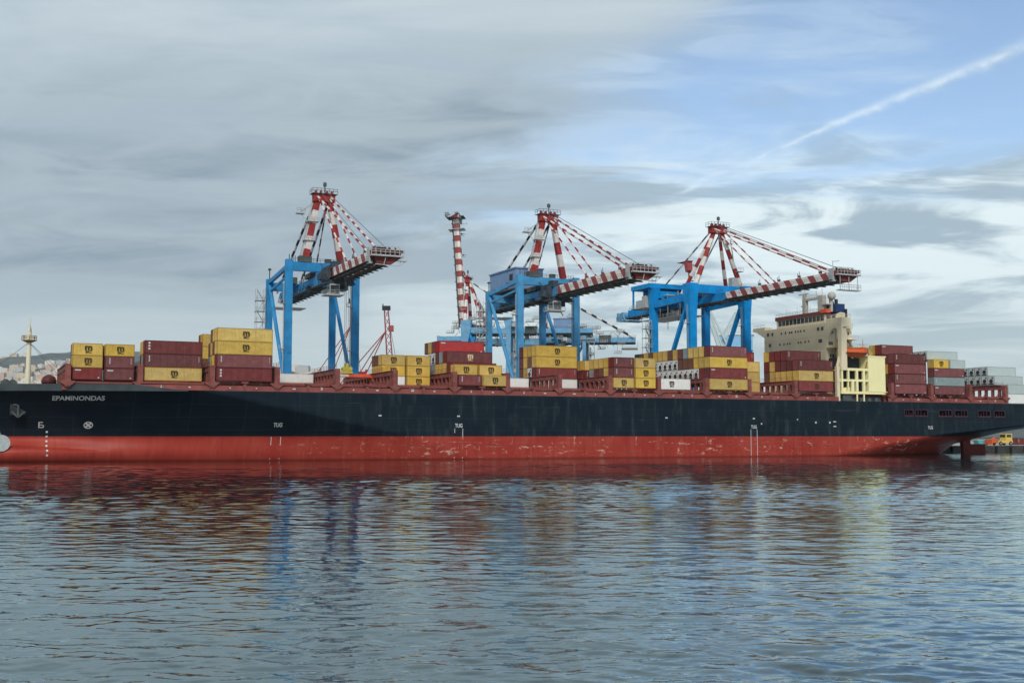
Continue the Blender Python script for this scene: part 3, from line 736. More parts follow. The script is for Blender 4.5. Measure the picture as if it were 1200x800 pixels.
    m.box(105.4, 106.6, 19.2, 20.5, 41.6, 46.2); m.box(105.4, 106.8, 11.4, 13.6, 41.6, 46.6); m.box(105.5, 106.5, 13.6, 19.2, 45.6, 46.3)
    m.box(106.9, 107.7, 9.6, 10.4, 41.6, 45.6); m.box(105.2, 106.9, 9.4, 11.4, 43.6, 43.9)
    for w, h in ((20.0, 50.4), (14.8, 48.2), (12.2, 48.6), (18.0, 47.4)): m.tube((106, w, 46), (106, w, h), 0.09, 5)
    m.rail([(105.5, 13.6, 46.3), (105.5, 19.2, 46.3)], 0.8, 1.4); m.box(105.6, 106.4, 20.5, 21.4, 44.0, 44.3)
    rm = m.build('radar_mast', 'grey_mast', ship)
    m = MB(); m.box(105.8, 106.1, 18.2, 22.6, 47.6, 47.95); m.box(105.6, 106.4, 19.6, 20.6, 46.2, 47.6); m.build('radar_scanner', 'grey_mast', rm)
    m = MB(); m.lathe([(0.01, -1.25), (0.8, -1.0), (1.2, -0.3), (1.2, 0.3), (0.8, 1.0), (0.01, 1.25)], 14, (107.3, 9.6, 46.2)); m.build('satellite_dome', 'grey_mast', rm, True)
    # funnel
    m = MB(); m.prism([(107.4, 37.9), (111.3, 37.9), (111.3, 41.2), (109.4, 41.4), (107.4, 40.6)], 'y', 8.3, 14.6); fn = m.build('funnel', 'cream', ship)
    m = MB(); m.box(107.9, 111.2, 8.6, 13.6, 41.42, 43.9); m.build('funnel_top', 'funnel', fn)
    m = MB(); m.box(111.0, 111.5, 7.9, 8.55, 38.0, 42.4); m.tube((109.6, 10.4, 43.9), (109.6, 10.4, 45.4), 0.5, 10); m.tube((109.4, 11.8, 43.9), (109.4, 11.8, 44.8), 0.45, 10); m.build('exhaust_pipe', 'dark', fn)
    # boat deck on the near side
    m = MB()
    m.box(T, 118.0, 0.2, 0.75, 17.35, 18.05); m.box(T, 111.8, 0.2, 0.75, 20.85, 21.45); m.box(T, 111.8, 0.2, 0.75, 23.9, 24.6)
    for t, w in ((102.4, 0.5), (104.6, 0.35), (106.2, 0.9), (107.75, 0.7), (110.25, 0.75)):
        m.box(t-w/2, t+w/2, 0.18, 0.77, 18.05, 20.85); 
    for t, w in ((102.4, 0.5), (104.7, 0.5), (107.75, 0.7), (110.25, 0.7)): m.box(t-w/2, t+w/2, 0.18, 0.77, 21.45, 23.9)
    for t in (107.75, 110.25): m.box(t-0.18, t+0.18, 0.3, 0.6, ZD, 17.35)
    m.box(T, 118.0, 0.76, 6.2, 17.4, 17.6); m.box(T, 111.8, 0.76, 6.2, 20.9, 21.1); m.box(T, 111.8, 0.76, 6.2, 24.0, 24.2)
    m.box(104.2, 106.0, 1.2, 3.0, 18.1, 19.2); m.box(102.9, 104.1, 0.9, 2.0, 17.7, 19.0)
    bd = m.build('boat_deck', 'cream_light', ship)
    m = MB(); m.box(111.8, 118.0, 0.1, 6.2, 18.06, 27.9); m.box(111.6, 118.3, 0.0, 6.3, 27.9, 28.25); m.box(117.2, 118.6, -0.05, 1.6, 17.9, 18.06); m.build('side_screen', 'cream_light', bd)
    m = MB(); m.box(102.5, 111.4, 2.3, 2.6, 17.7, 23.9); m.box(102.3, 111.2, 3.2, 5.6, 24.3, 27.6); m.build('deck_shade_sheet', 'dark', bd)  # added dark sheets paint the shade behind the openings and the lifeboat
    m = MB(); m.box(T, 117.4, 1.6, 2.6, ZD, 16.6); m.box(103, 106, 0.7, 1.4, 15.4, 16.9)
    for t in (104, 109, 112, 114.5): m.box(t, t+0.9, 0.6, 1.4, ZD, 16.3)
    m.build('gangway', 'undersides', ship)
    m = MB(); m.box(102.0, 114.2, 1.0, 5.8, 30.35, 30.7); m.box(T+0.1, T+0.9, 0.9, 1.9, 24.6, 30.35); m.prism([(111.2, 24.6), (113.6, 24.9), (114.0, 27.9), (113.0, 30.35), (112.0, 30.35), (112.4, 28.6)], 'y', 0.4, 0.9)
    m.build('davit', 'tarp', ship)
    m = MB(); m.bar((101.2, 0.9, ZD), (101.2, 0.9, 25.0), 0.95); m.bar((101.2, 0.9, 25.0), (103.2, 1.2, 30.5), 0.5); m.box(100.8, 101.9, 0.3, 1.4, 20.6, 21.5); m.tube((101.9, 0.7, 20.9), (103.6, 0.4, 21.0), 0.25, 6)
    m.build('provision_crane', 'cream', ship)
    m = MB(); m.rail([(102.2, 1.0, 30.7), (114, 1.0, 30.7)], 0.9, 1.5); m.tube((112.6, 3, 30.7), (112.6, 3, 33.2), 0.12, 6); m.tube((111.2, 3, 31.6), (113.4, 3, 31.6), 0.1, 6); m.build('davit_rail', 'grey_mast', ship)
superstructure()

def lifeboat():
    o = thing('lifeboat', 'orange enclosed lifeboat hanging on davits beside the cream deckhouse', 'lifeboat', W(107.6, 0.9, 27.7), AL)
    n = 16; m = MB()
    def ring(x):
        f = abs(x)/4.6; b = 1.5*(1-f**3.2); r = []
        for i in range(n):
            a = 2*pi*i/n; zz = 1.25+1.2*sin(a)*(1-0.5*f**4) + 0.25*f**2
            yy = b*cos(a)*(1.0 if sin(a) > -0.3 else 0.75); r.append((x, yy, zz))
        return r
    xs = [-4.6, -4.3, -3.6, -2.4, -1, 1, 2.4, 3.6, 4.3, 4.6]
    for x in xs: m.v += ring(x)
    for i in range(len(xs)-1):
        for j in range(n): m.f.append((i*n+j, i*n+(j+1) % n, (i+1)*n+(j+1) % n, (i+1)*n+j)); m.mi.append(0)
    m.f.append(tuple(range(n))[::-1]); m.f.append(tuple((len(xs)-1)*n+j for j in range(n))); m.mi += [0, 0]
    m.build('body', 'orange', o, True)
    k = MB(); k.box(-3.8, 3.8, -1.6, 1.6, 1.12, 1.26); k.build('rubbing_strake', 'dark', o)
    k = MB(); k.box(2.2, 3.7, -0.75, 0.75, 2.2, 3.0); k.build('steering_cupola', 'orange', o)
    for x in (-3.4, 3.4): k = MB(); k.tube((x, 0, 2.2), (x, 0, 2.65), 0.12, 6); k.build('hook', 'dark', o)
lifeboat()

def forecastle():
    m = MB(); m.tube((-107.7, 20, ZD), (-107.7, 20, 28.9), 0.56, 12, 0, 0.45); m.tube((-107.7, 20, 28.9), (-107.7, 20, 29.6), 0.3, 8); m.tube((-107.7, 19.3, 28.6), (-107.7, 19.3, 31.4), 0.12, 6)
    m.box(-107.95, -107.45, 20.9, 21.1, 26.8, 29.4); m.box(-108.6, -106.8, 19.0, 21.0, ZD, 16.6)
    fm = m.build('foremast', 'mast', ship)
    m = MB(); m.lathe([(0.5, -0.5), (1.6, 0.0), (1.6, 0.12), (0.5, 0.14)], 14, (-107.7, 20, 26.4)); m.rail([(-107.7+1.5*cos(a), 20+1.5*sin(a), 26.5) for a in [i*pi/4 for i in range(9)]], 0.9, 3, 0.06); m.build('mast_platform', 'tarp', fm)
    m = MB(); m.tube((-107.7, 20, 26), (-99, 12, 17), 0.05, 4); m.tube((-107.7, 20, 26), (-99, 28, 17), 0.05, 4); m.tube((-107.7, 20, 26), (-118, 20, 17), 0.05, 4); m.build('mast_stay', 'rope', fm)
    m = MB()
    m.lathe([(0.8, 0), (0.8, 1.6), (1.5, 1.7), (1.62, 2.3), (1.3, 3.1), (0.6, 3.6), (0.01, 3.75)], 16, (-103.4, 20, ZD)); m.build('vent_cowl', mat('dark_maroon', (0.09, 0.025, 0.025), 0.5, 0.15), ship, True)
    m = MB()
    for t, w in ((-112.2, 17.5), (-110.8, 19.5)):
        m.tube((t, w-0.9, 16.9), (t, w+0.9, 16.9), 0.85, 12); m.box(t-0.9, t+0.9, w-1.3, w-0.9, ZD, 17.3); m.box(t-0.9, t+0.9, w+0.9, w+1.3, ZD, 17.3)
    m.build('windlass', 'undersides', ship)
    m = MB()
    for t in (-114, -105.4, -101.6, -99.4): 
        for d in (0, 0.9): m.lathe([(0.28, 0), (0.28, 0.9), (0.4, 0.95), (0.4, 1.1), (0.01, 1.15)], 10, (t+d, wside(t, ZD)+1.2, ZD))
    m.build('bollard', 'dark', ship)
forecastle()

# ------------------------------------------------------------------ shipping containers
CW, RP = 2.44, 2.55
MESHES = {}
def monogram(w):
    """three stacked letter shapes: a broad arched m above two smaller letters"""
    out = []
    co, fs = text_mesh('m', 1.0, 0.05); co -= co.min(0); co[:, :2] /= co.max(0)[:2]; out.append((co*(w, w*0.66, 0)+(0, w*0.40, 0), fs))
    co, fs = text_mesh('SC', 1.0, 0.05); co -= co.min(0); co[:, :2] /= co.max(0)[:2]; out.append((co*(w*0.84, w*0.36, 0)+(w*0.08, 0, 0), fs))
    v = []; f = []
    for co, fs in out:
        o = len(v); v += [(float(p[0]), -0.035, float(p[1])) for p in co]; f += [tuple(o+a for a in q) for q in fs]
    return v, f
MONO = monogram(1.5)
def container_meshes(L, h):
    key = (L, h)
    if key in MESHES: return MESHES[key]
    d = {}
    # corrugated body
    m = MB(); i0 = 0.12
    def corr(y, inward, flip):
        prof = []; x = 0.16; pit = (L-0.32)/round((L-0.32)/0.305)
        while x < L-0.2:
            prof += [(x, 0), (x+pit*0.30, 0), (x+pit*0.5, 1), (x+pit*0.8, 1)]; x += pit
        prof.append((L-0.16, 0)); o = len(m.v)
        for z in (0.16, h-0.12):
            for x, a in prof: m.v.append((x, y+inward*(0.012+0.036*a), z))
        n = len(prof)
        for j in range(n-1):
            q = (o+j, o+j+1, o+n+j+1, o+n+j); m.f.append(q if not flip else q[::-1]); m.mi.append(0)
    corr(0.0, 1, False); corr(CW, -1, True)
    m.box(0.05, L-0.05, 0.06, CW-0.06, 0.12, h-0.04)
    d['body'] = m
    f = MB()
    for x in (0, L-0.16):
        for y in (0, CW-0.12): f.box(x, x+0.16, y, y+0.12, 0, h)
    for z, hh in ((0, 0.16), (h-0.12, 0.12)):
        for y in (0, CW-0.12): f.box(0.16, L-0.16, y, y+0.12, z+0.002, z+hh-0.002)
        for x in (0, L-0.16): f.box(x, x+0.16, 0.12, CW-0.12, z+0.002, z+hh-0.002)
    d['frame'] = f
    r = MB()
    for y in (0.14, CW/2+0.01): r.box(-0.03, 0.04, y, y+CW/2-0.15, 0.17, h-0.13)
    d['door'] = r
    q = MB()
    for y in (0.45, 0.95, 1.5, 2.0): q.tube((-0.06, y, 0.1), (-0.06, y, h-0.1), 0.03, 4); q.box(-0.10, -0.03, y-0.1, y+0.1, 1.1, 1.2)
    d['locking_rod'] = q
    c = MB(); c.box(-0.03, 0.04, 0.14, CW-0.14, 0.17, h-0.13)
    d['cooling_unit'] = c
    fn = MB(); ctr = (CW/2, 1.25)
    n = 16; o = 0; fn.v += [(-0.06, ctr[0], ctr[1])]+[(-0.06, ctr[0]+0.72*cos(2*pi*j/n), ctr[1]+0.62*sin(2*pi*j/n)) for j in range(n)]
    for j in range(n): fn.f.append((0, 1+j, 1+(j+1) % n)); fn.mi.append(0)
    fn.box(-0.055, -0.035, 0.35, CW-0.35, 0.25, 0.6); fn.box(-0.055, -0.035, 0.4, 0.95, h-0.9, h-0.5)
    d['fan'] = fn
    mk = MB()
    for j in range(3): mk.box(0.75, 1.15, -0.012, 0.0, h-0.75-j*0.62, h-0.38-j*0.62)
    d['stacked_marks'] = mk
    mk = MB()
    for j in range(5): mk.box(0.9, 1.12, -0.012, 0.0, h-0.62-j*0.26, h-0.43-j*0.26)
    for j in range(5): mk.box(L-0.75, L-0.62, -0.012, 0.0, h-0.62-j*0.26, h-0.47-j*0.26)
    d['code_marks'] = mk
    mk = MB(); mk.box(0.55, 1.75, -0.012, 0.0, h-0.66, h-0.42); mk.box(L-0.9, L-0.6, -0.012, 0.0, 0.35, 0.6)
    d['plate_marks'] = mk
    MESHES[key] = d
    return d
MC = {}
def cmesh(L, h, part, material):
    key = (L, h, part, material)
    if key not in MC: MC[key] = container_meshes(L, h)[part].mesh('container_'+part, material)
    return MC[key]
def logo_mesh(material, cx, z):
    key = ('logo', material, cx, z)
    if key not in MC:
        v, f = MONO; me = bpy.data.meshes.new('container_logo'); me.from_pydata([(x+cx-0.75, y, zz+z) for x, y, zz in v], [], f); me.materials.append(M[material]); MC[key] = me
    return MC[key]
CODE = {'Y': ('yellow', 'black', None), 'y': ('yellow', None, None), 'm': ('maroon', None, 'code_marks'), 'n': ('maroon', None, 'stacked_marks'), 'p': ('maroon', None, 'plate_marks'),
        'L': ('maroon', 'cream_ink', None), 'K': ('maroon', 'black', None), 'r': ('red', None, 'plate_marks'), 'b': ('brown', None, None), 'g': ('grey', None, None), 'G': ('grey', None, 'code_marks'),
        'w': ('white', None, None), 'W': ('white', 'black', None), 'R': ('white', None, None), 'd': ('navy', None, None), 's': ('reefer_grey', None, None), 'S': ('reefer_grey', None, None)}
LAB = {'Y': 'yellow container with dark logo', 'y': 'plain yellow container', 'm': 'maroon container with code marks', 'n': 'maroon container with three marks', 'p': 'maroon container with plate mark',
       'L': 'maroon container with cream logo', 'K': 'maroon container with dark logo', 'r': 'bright red container', 'b': 'brown container', 'g': 'grey container', 'G': 'grey marked container', 'w': 'plain white container', 'W': 'white container with dark logo',
       'R': 'white reefer container showing its fan', 'd': 'dark blue container', 's': 'pale grey container', 'S': 'pale grey reefer container'}
ORD = ['outermost row', 'second row in', 'third row in', 'fourth row in', 'fifth row in', 'sixth row in', 'seventh row in', 'eighth row in', 'ninth row in', 'tenth row in', 'eleventh row in', 'twelfth row in', 'thirteenth row in', 'fourteenth row in', 'fifteenth row in']
TIER = ['bottom tier', 'second tier', 'third tier', 'fourth tier', 'fifth tier']
def container(code, L, h, t, w, z, label):
    body, logo, marks = CODE[code]
    o = thing('shipping_container', label, 'container', W(t, w, z), AL, 'shipping containers stacked on the ship')
    link('body', cmesh(L, h, 'body', body), o); link('frame', cmesh(L, h, 'frame', body+'_rail'), o)
    if code in 'RwWsS':
        c = link('cooling_unit', cmesh(L, h, 'cooling_unit', body), o); link('fan', cmesh(L, h, 'fan', 'dark'), c)
    else:
        c = link('door', cmesh(L, h, 'door', body), o); link('locking_rod', cmesh(L, h, 'locking_rod', body), c)
    if logo: link('logo', logo_mesh(logo, L*0.52, h/2-0.82), o)
    if marks: link('marking', cmesh(L, h, marks, 'white_ink'), o)
    return o
# bay: (post line, base z, landmark, [(row, slot, codes from bottom up; '.' = nothing there or nothing of it to be seen)])
BAYS = [
 (-2, 17.45, 'bay nearest the bow', 7.2, [(0, 'A', 'pYY'), (0, 'B', 'pmY'), (1, 'A', '.dd'), (2, 'B', '.dd')]),
 (-1, 17.45, 'second bay from the bow', 5.0, [(0, 'F', 'Ymn'), (1, 'F', '.gy'), (2, 'F', '.by')]),
 (0, 17.45, 'tall bay before the first crane', 0.0, [(0, 'F', 'nmYY'), (1, 'F', '.yby'), (2, 'F', '.yyb'), (3, 'F', '.gb'), (7, 'F', '.byy'), (8, 'F', '.b.b')]),
 (1, 17.45, 'near-empty bay at first crane', 0.0, [(7, 'F', 'w')]),
 (3, 17.45, 'bay after the orange spreader', 0.0, [(5, 'A', 'wYY'), (5, 'B', 'YYY'), (6, 'A', '.yb'), (7, 'A', '.yb')]),
 (4, 17.5, 'red-topped bay', 0.0, [(0, 'A', 'm'), (0, 'B', 'Y'), (1, 'A', '.Y'), (1, 'B', '.Y'), (2, 'F', '.m'), (3, 'F', '.yL'), (4, 'F', '.yg'), (5, 'F', '.ymr'), (6, 'F', '.gwm'), (7, 'F', '.gwy'), (8, 'F', '...b')]),
 (5, 17.5, 'near-empty bay below the middle crane', 0.0, [(6, 'F', 'w')]),
 (6, 17.5, 'double-yellow-topped bay', 0.0, [(6, 'F', 'wmYY'), (7, 'F', '.wby'), (8, 'F', '.yyy'), (9, 'F', '.bmm')]),
 (7, 17.7, 'bay of short boxes', 0.0, [(0, 'A', 'Ymm'), (0, 'B', 'YYY'), (1, 'A', '.yy'), (2, 'A', '.by'), (3, 'A', '.my'), (4, 'A', '.gy'), (6, 'A', '.my'), (7, 'A', '.my')]),
 (8, 17.75, 'near-empty bay before the reefer wall', 0.0, [(2, 'F', 'W')]),
 (9, 17.75, 'bay with the reefer wall', 0.0, [(0, 'F', 'YpYm'), (1, 'F', '.myy')]+[(r, 'F', '.'+('R' if r > 1 else 'm')+('y' if r < 3 else 'b' if r < 6 else 'R')+c) for r, c in zip(range(2, 11), 'yygmybyyy')]+[(11, 'F', '...b'), (12, 'F', '...y'), (13, 'F', '...b'), (14, 'F', '...d')]),
 (10, 17.75, 'bay of set-back yellow boxes', 0.0, [(5, 'F', 'yyy'), (6, 'F', '...m')]),
 (11, 17.75, 'bay against the deckhouse', 0.0, [(0, 'F', 'KYm'), (1, 'F', '.ym'), (2, 'F', '.ymm'), (3, 'F', '.ymm'), (4, 'F', '.yym'), (5, 'F', '.bmy')]),
 (12, 17.6, 'five-high bay behind the lifeboat', 0.0, [(0, 'F', 'pmpm'), (1, 'F', '.by'), (2, 'F', '...mp'), (3, 'F', '....y')]),
 (13, 17.6, 'bay with the grey container aft', 0.0, [(0, 'F', 'pGp'), (0, 'A', '...Y'), (0, 'B', '...s'), (1, 'F', '....s'), (2, 'F', '....S'), (3, 'F', '....s')]),
 (15, 15.35, 'pale bay over the stern', 0.0, [(0, 'F', 'ws'), (2, 'F', '..s'), (3, 'F', '..Ss'), (4, 'F', '..SS'), (5, 'F', '..SS'), (6, 'F', '..SS'), (7, 'F', '..S')]),
]
def containers():
    for post, zb, where, w0, rows in BAYS:
        std = post in (3, 7, -2)
        std_all = post in (13,)
        for row, slot, codes in rows:
            L = 12.19 if slot == 'F' else 6.06
            h = 2.59 if (slot != 'F' or std_all) else 2.9
            t0 = PST[post]+(0.22 if slot != 'B' else 6.75)
            for i, cde in enumerate(codes):
                if cde == '.': continue
                z = zb+i*(h if not (post == 13 and i > 3) else 2.59)+ (0.004*i)
                lab = LAB[cde]
                half_ = '' if slot == 'F' else (' forward half,' if slot == 'A' else ' after half,')
                tier = TIER[i] if (i < len(codes)-1 or i == 0) else 'top tier'
                label = '%s, %s,%s %s, %s' % (lab, tier, half_, ORD[row], where)
                words = label.replace(',', '').split()
                if len(words) > 16:
                    lab = lab.replace(' container', '').replace('with ', '')
                    label = '%s, %s,%s %s, %s' % (lab, tier, half_, ORD[row].replace(' in', ''), where)
                container(cde, L, h, t0, w0+row*RP, z, label)
containers()

# ------------------------------------------------------------------ quayside gantry cranes
def seg_stairs(m, x, y, z0, z1, mi=0):
    z = z0; s_ = 1
    for dx in (0, 2.2):
        for dy in (0, 2.2): m.bar((x+dx, y+dy, z0), (x+dx, y+dy, z1), 0.13, mi=mi)
    while z < z1-2:
        m.box(x-0.3, x+2.5, y-0.2, y+2.4, z, z+0.14, mi)
        a, b = (0.2, 2.0) if s_ > 0 else (2.0, 0.2)
        m.bar((x+a, y+0.6, z), (x+b, y+0.6, min(z+3, z1)), 0.7, 0.12, mi)
        m.rail([(x-0.3, y-0.2, z+0.1), (x+2.5, y-0.2, z+0.1), (x+2.5, y+2.4, z+0.1)], 1.1, 1.4, 0.05, mi)
        z += 3; s_ = -s_

GX = 1.5
def gantry(label, loc, rz, style, blue, deckblue, boom_angle=0.0, house=False, house_y=(12.5, 31.5), trolley=-17.0, group='blue gantry cranes with striped booms', xw=9.15, gauge=22.0, tip=-51.0, faded=False, stairs=-1):
    o = thing('gantry_crane', label, 'crane', loc, rz, group)
    B = style == 'B'
    LT = 50.6 if B else 49.8                     # leg tops over the quay
    LL = 51.6 if B else 47.2
    for sx in (-1, 1):
        m = MB(); x = sx*xw
        if B: m.box(x-1.2, x+1.2, -1.1, 1.1, 1.6, 40); m.quad8([(x-1.2,-1.1,40),(x+1.2,-1.1,40),(x+1.2,1.1,40),(x-1.2,1.1,40),(x-1.5,-1.5,47),(x+1.5,-1.5,47),(x+1.5,2.6,47),(x-1.5,2.6,47)]); m.box(x-1.5, x+1.5, -1.5, 2.6, 47, LT)
        else: m.box(x-0.92, x+0.92, -0.8, 0.8, 1.6, LT)
        m.build('leg', blue, o)
        m = MB()
        if B: m.box(x-1.1, x+1.1, gauge-1.0, gauge+1.0, 1.6, LL-5); m.quad8([(x-1.1,gauge-1,LL-5),(x+1.1,gauge-1,LL-5),(x+1.1,gauge+1,LL-5),(x-1.1,gauge+1,LL-5),(x-1.3,gauge-2.2,LL),(x+1.3,gauge-2.2,LL),(x+1.3,gauge+1.2,LL),(x-1.3,gauge+1.2,LL)])
        else: m.box(x-0.85, x+0.85, gauge-0.75, gauge+0.75, 1.6, LL)
        m.build('leg', blue, o)
        m = MB(); e = 1.2 if B else 0.92; yy = -1.1 if B else -0.8
        for zz in ((9, 17, 25, 33) if B else (9, 17, 25, 33, 41)): m.box(x-e-0.06, x+e+0.06, yy-0.06, -yy+0.06, zz, zz+0.22)
        m.build('flange', blue, o)
        m = MB()
        for dy in (-0.28, 0.28): m.tube((x-e-0.35, dy, 2), (x-e-0.35, dy, 44), 0.06, 4)
        for zz in np.arange(3, 44, 2.0): m.bar((x-e-0.35, -0.28, zz), (x-e-0.35, 0.28, zz), 0.05); m.bar((x-e-0.35, 0.28, zz), (x-e, 0.28, zz), 0.05)
        for zz in (14, 26, 38): m.box(x-e-1.2, x-e-0.02, -0.7, 0.9, zz, zz+0.1); m.rail([(x-e-1.2, -0.7, zz+0.1), (x-e-1.2, 0.9, zz+0.1)], 1.0, 0.8, 0.05)
        m.build('ladder', 'galv', o)
        m = MB()
        if B: m.bar((x, 1.4, 46), (x, gauge-1, 12), 1.1)
        else: m.tube((x, gauge-0.6, 45.5), (x, 0.6, 14.0), 0.55, 8)
        m.build('brace', 'blue_deep' if B else blue, o)
        m = MB()
        if not B:
            m.bar((x, 0.8, 48.2), (x, gauge-0.7, 46.4), 0.8, 1.1)
            m2 = MB(); m2.bar((x, 0.8, 45.6), (x, gauge-0.7, 43.8), 0.45, 0.6); m2.build('tie_beam', blue, o)
        else: m.bar((x, 1.5, 46.5), (x, gauge-1, 46.0), 1.2, 2.2)
        m.build('side_beam', blue, o)
        m = MB(); m.box(x-0.7, x+0.7, 0.8, gauge-0.8, 3.4, 5.2); m.build('sill_beam', blue, o)
        for y in (0, gauge):
            m = MB(); m.box(x-3.6, x+3.6, y-0.7, y+0.7, 0.75, 1.6)
            for k in range(4): m.tube((x-2.7+k*1.8, y-0.3, 0.45), (x-2.7+k*1.8, y+0.3, 0.45), 0.45, 10)
            m.build('bogie', 'dark', o)
    m = MB()
    if B: m.box(-xw+1.5, xw-1.5, -1.0, 1.0, 47.6, LT-0.3)
    else: m.box(-xw+0.92, xw-0.92, -0.7, 0.7, 46.9, 49.3)
    m.build('cross_beam', blue, o)
    m = MB(); m.box(-xw+0.9, xw-0.9, gauge-0.7, gauge+0.7, LL-3.2, LL-0.9); m.build('cross_beam', blue, o)
    m = MB(); m.box(-xw+0.9, xw-0.9, gauge-0.6, gauge+0.6, 3.5, 5.1); m.build('cross_beam', blue, o)
    # girder over the quay: twin boxes
    gz0, gz1 = (45.2, 47.5) if B else (43.1, 45.6)
    back = 52.0 if B else 39.5
    start = -6.5 if B else -10.0
    m = MB()
    for sx in (-1, 1): m.box(sx*GX-0.55, sx*GX+0.55, start+0.02 if boom_angle < 10 else -2, back, gz0, gz1)
    for y in (back-1.5, 28, 14, 4): m.box(-GX+0.56, GX-0.56, y-0.4, y+0.4, gz0+0.5, gz1-0.4)
    for sx in (-1, 1):
        for y in (0.0, gauge): m.box(sx*GX-0.35, sx*GX+0.35, y-0.5, y+0.5, gz1+0.01, (46.9 if y == 0 else LL-0.9) if not B else gz1+1.5)
    m.build('girder', deckblue, o)
    m = MB()
    for sx in (-1, 1):
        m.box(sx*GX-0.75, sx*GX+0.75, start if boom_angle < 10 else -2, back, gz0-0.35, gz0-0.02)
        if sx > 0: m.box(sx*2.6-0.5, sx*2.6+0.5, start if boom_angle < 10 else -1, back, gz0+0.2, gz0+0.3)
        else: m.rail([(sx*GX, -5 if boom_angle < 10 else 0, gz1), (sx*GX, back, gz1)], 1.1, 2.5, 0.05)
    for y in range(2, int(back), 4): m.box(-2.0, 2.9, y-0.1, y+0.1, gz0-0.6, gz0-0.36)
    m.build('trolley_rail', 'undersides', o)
    # boom, built along -y from a hinge and turned up when stowed
    hinge = (0, -1.0, gz1-0.4)
    ca, sa = cos(R(boom_angle)), sin(R(boom_angle))
    bo = link('boom', None, o); bo.location = hinge; bo.rotation_euler = (-R(boom_angle), 0, 0)
    L0 = start-hinge[1]; L1 = tip-hinge[1]; z0, z1 = gz0-hinge[2], gz1-hinge[2]
    m = MB()
    for sx in (-1, 1): m.box(sx*GX-0.5, sx*GX+0.5, L1, L0 if boom_angle < 10 else -1.5, z0+(0.0 if B else 0.1), z1+(0.0 if B else 0.2))
    for y in np.arange(L1+3, L0, 7): m.box(-GX+0.51, GX-0.51, y-0.3, y+0.3, z0+0.6, z1-0.3)
    m.build('boom_beam', ('boom_band' if boom_angle > 10 else 'boom_stripe') if not faded or boom_angle > 10 else deckblue, bo)
    m = MB()
    for sx in (-1, 1):
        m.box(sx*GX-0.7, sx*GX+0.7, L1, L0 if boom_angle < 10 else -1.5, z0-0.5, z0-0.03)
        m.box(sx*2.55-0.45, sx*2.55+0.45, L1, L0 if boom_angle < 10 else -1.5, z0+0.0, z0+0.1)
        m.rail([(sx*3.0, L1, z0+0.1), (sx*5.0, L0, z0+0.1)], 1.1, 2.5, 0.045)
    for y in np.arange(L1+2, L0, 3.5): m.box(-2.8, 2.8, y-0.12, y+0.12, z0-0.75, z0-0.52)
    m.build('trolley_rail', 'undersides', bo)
    # head of the boom: red tie beam, walkway, sheaves and hanging frame
    m = MB(); m.box(-2.4, 4.8, L1-1.3, L1-0.02, z0+1.0, z1+0.1, 0); m.box(-2.6, 5.3, L1-2.3, L1-1.32, z0+1.15, z0+1.5, 1)
    m.box(-1.2, 5.2, L1-1.9, L1-1.35, z1-0.4, z1+0.35, 0); m.box(-0.8, 1.4, L1-1.0, L1-0.3, z1+0.11, z1+0.9, 2); m.box(2.4, 4.8, L1-1.1, L1-0.2, z1+0.11, z1+0.7, 1)
    m.rail([(-2.6, L1-2.25, z0+1.5), (5.3, L1-2.25, z0+1.5)], 1.2, 1.0, 0.08, 1); m.rail([(-2.2, L1-0.1, z1+0.1), (4.8, L1-0.1, z1+0.1)], 1.2, 1.0, 0.07, 1)
    m.box(-2.5, -1.7, L1-0.4, L1+1.6, z0-0.4, z1+0.9, 1); m.box(-2.2, -1.2, L1-0.8, L1+0.8, z0+0.2, z0+1.1, 2)
    for x in (-1.6, -0.2, 2.2, 3.6): m.tube((x-0.15, L1-0.7, z1+0.5), (x+0.15, L1-0.7, z1+0.5), 0.5, 10, 2)
    m.prism([(-1.6, z0+1.0), (4.8, z0+1.0), (2.6, z0-0.5), (-1.0, z0-0.3)], 'y', L1-1.2, L1-0.2, 0)
    if B:
        for x0 in (-1.5, 1.5, 4.5): m.bar((x0, L1-1.8, z0+1.0), (x0, L1-1.8, z0-3.0), 0.14, mi=1)
        m.box(-2.2, 5.0, L1-2.6, L1-1.0, z0-3.0, z0-2.75, 1); m.rail([(-2.2, L1-2.5, z0-2.75), (5.0, L1-2.5, z0-2.75)], 1.3, 0.8, 0.08, 1)
        m.bar((-0.6, L1+2, z1), (-0.6, L1+2, z1+3.3), 0.12, mi=1); m.bar((-0.6, L1+2, z1+3.0), (1.6, L1+2, z1+3.4), 0.18, mi=1)
    else:
        for x0 in (1.0, 4.8): m.bar((x0, L1-1.8, z0+1.0), (x0-0.5, L1-1.8, z0-0.9), 0.14, mi=1)
        m.bar((-1.5, L1-1.8, z0-0.7), (4.3, L1-1.8, z0-0.9), 0.16, mi=1); m.bar((4.3, L1-1.8, z0-0.9), (6.2, L1-1.8, z0+0.6), 0.14, mi=1); m.box(3.8, 6.0, L1-2.2, L1-1.2, z0+0.25, z0+0.4, 1)
    if boom_angle > 10:
        m.box(-3.2, 3.2, L1-0.9, L1-0.5, z0-2.4, z1+2.4, 2); m.box(-3.0, 3.0, L1+4.2, L1+4.5, z0-2.2, z1+2.2, 1); m.rail([(-3.2, L1-0.8, z0-2.3), (3.2, L1-0.8, z0-2.3)], 1.0, 1.0, 0.1, 1)
    m.build('boom_head', ['head_red', 'galv', 'dark'], bo)
    m = MB()
    for y in np.arange(L1+6, L0, 9): 
        m.box(-GX-0.3, -GX+0.3, y-0.3, y+0.3, z1+0.21, z1+0.8)
        m.tube((-GX, y, z1+0.2), (-GX, y, z1+1.9), 0.09, 5); m.tube((-GX, y+0.7, z1+0.2), (-GX, y+0.7, z1+1.5), 0.09, 5)
    m.build('boom_fittings', 'undersides', bo)
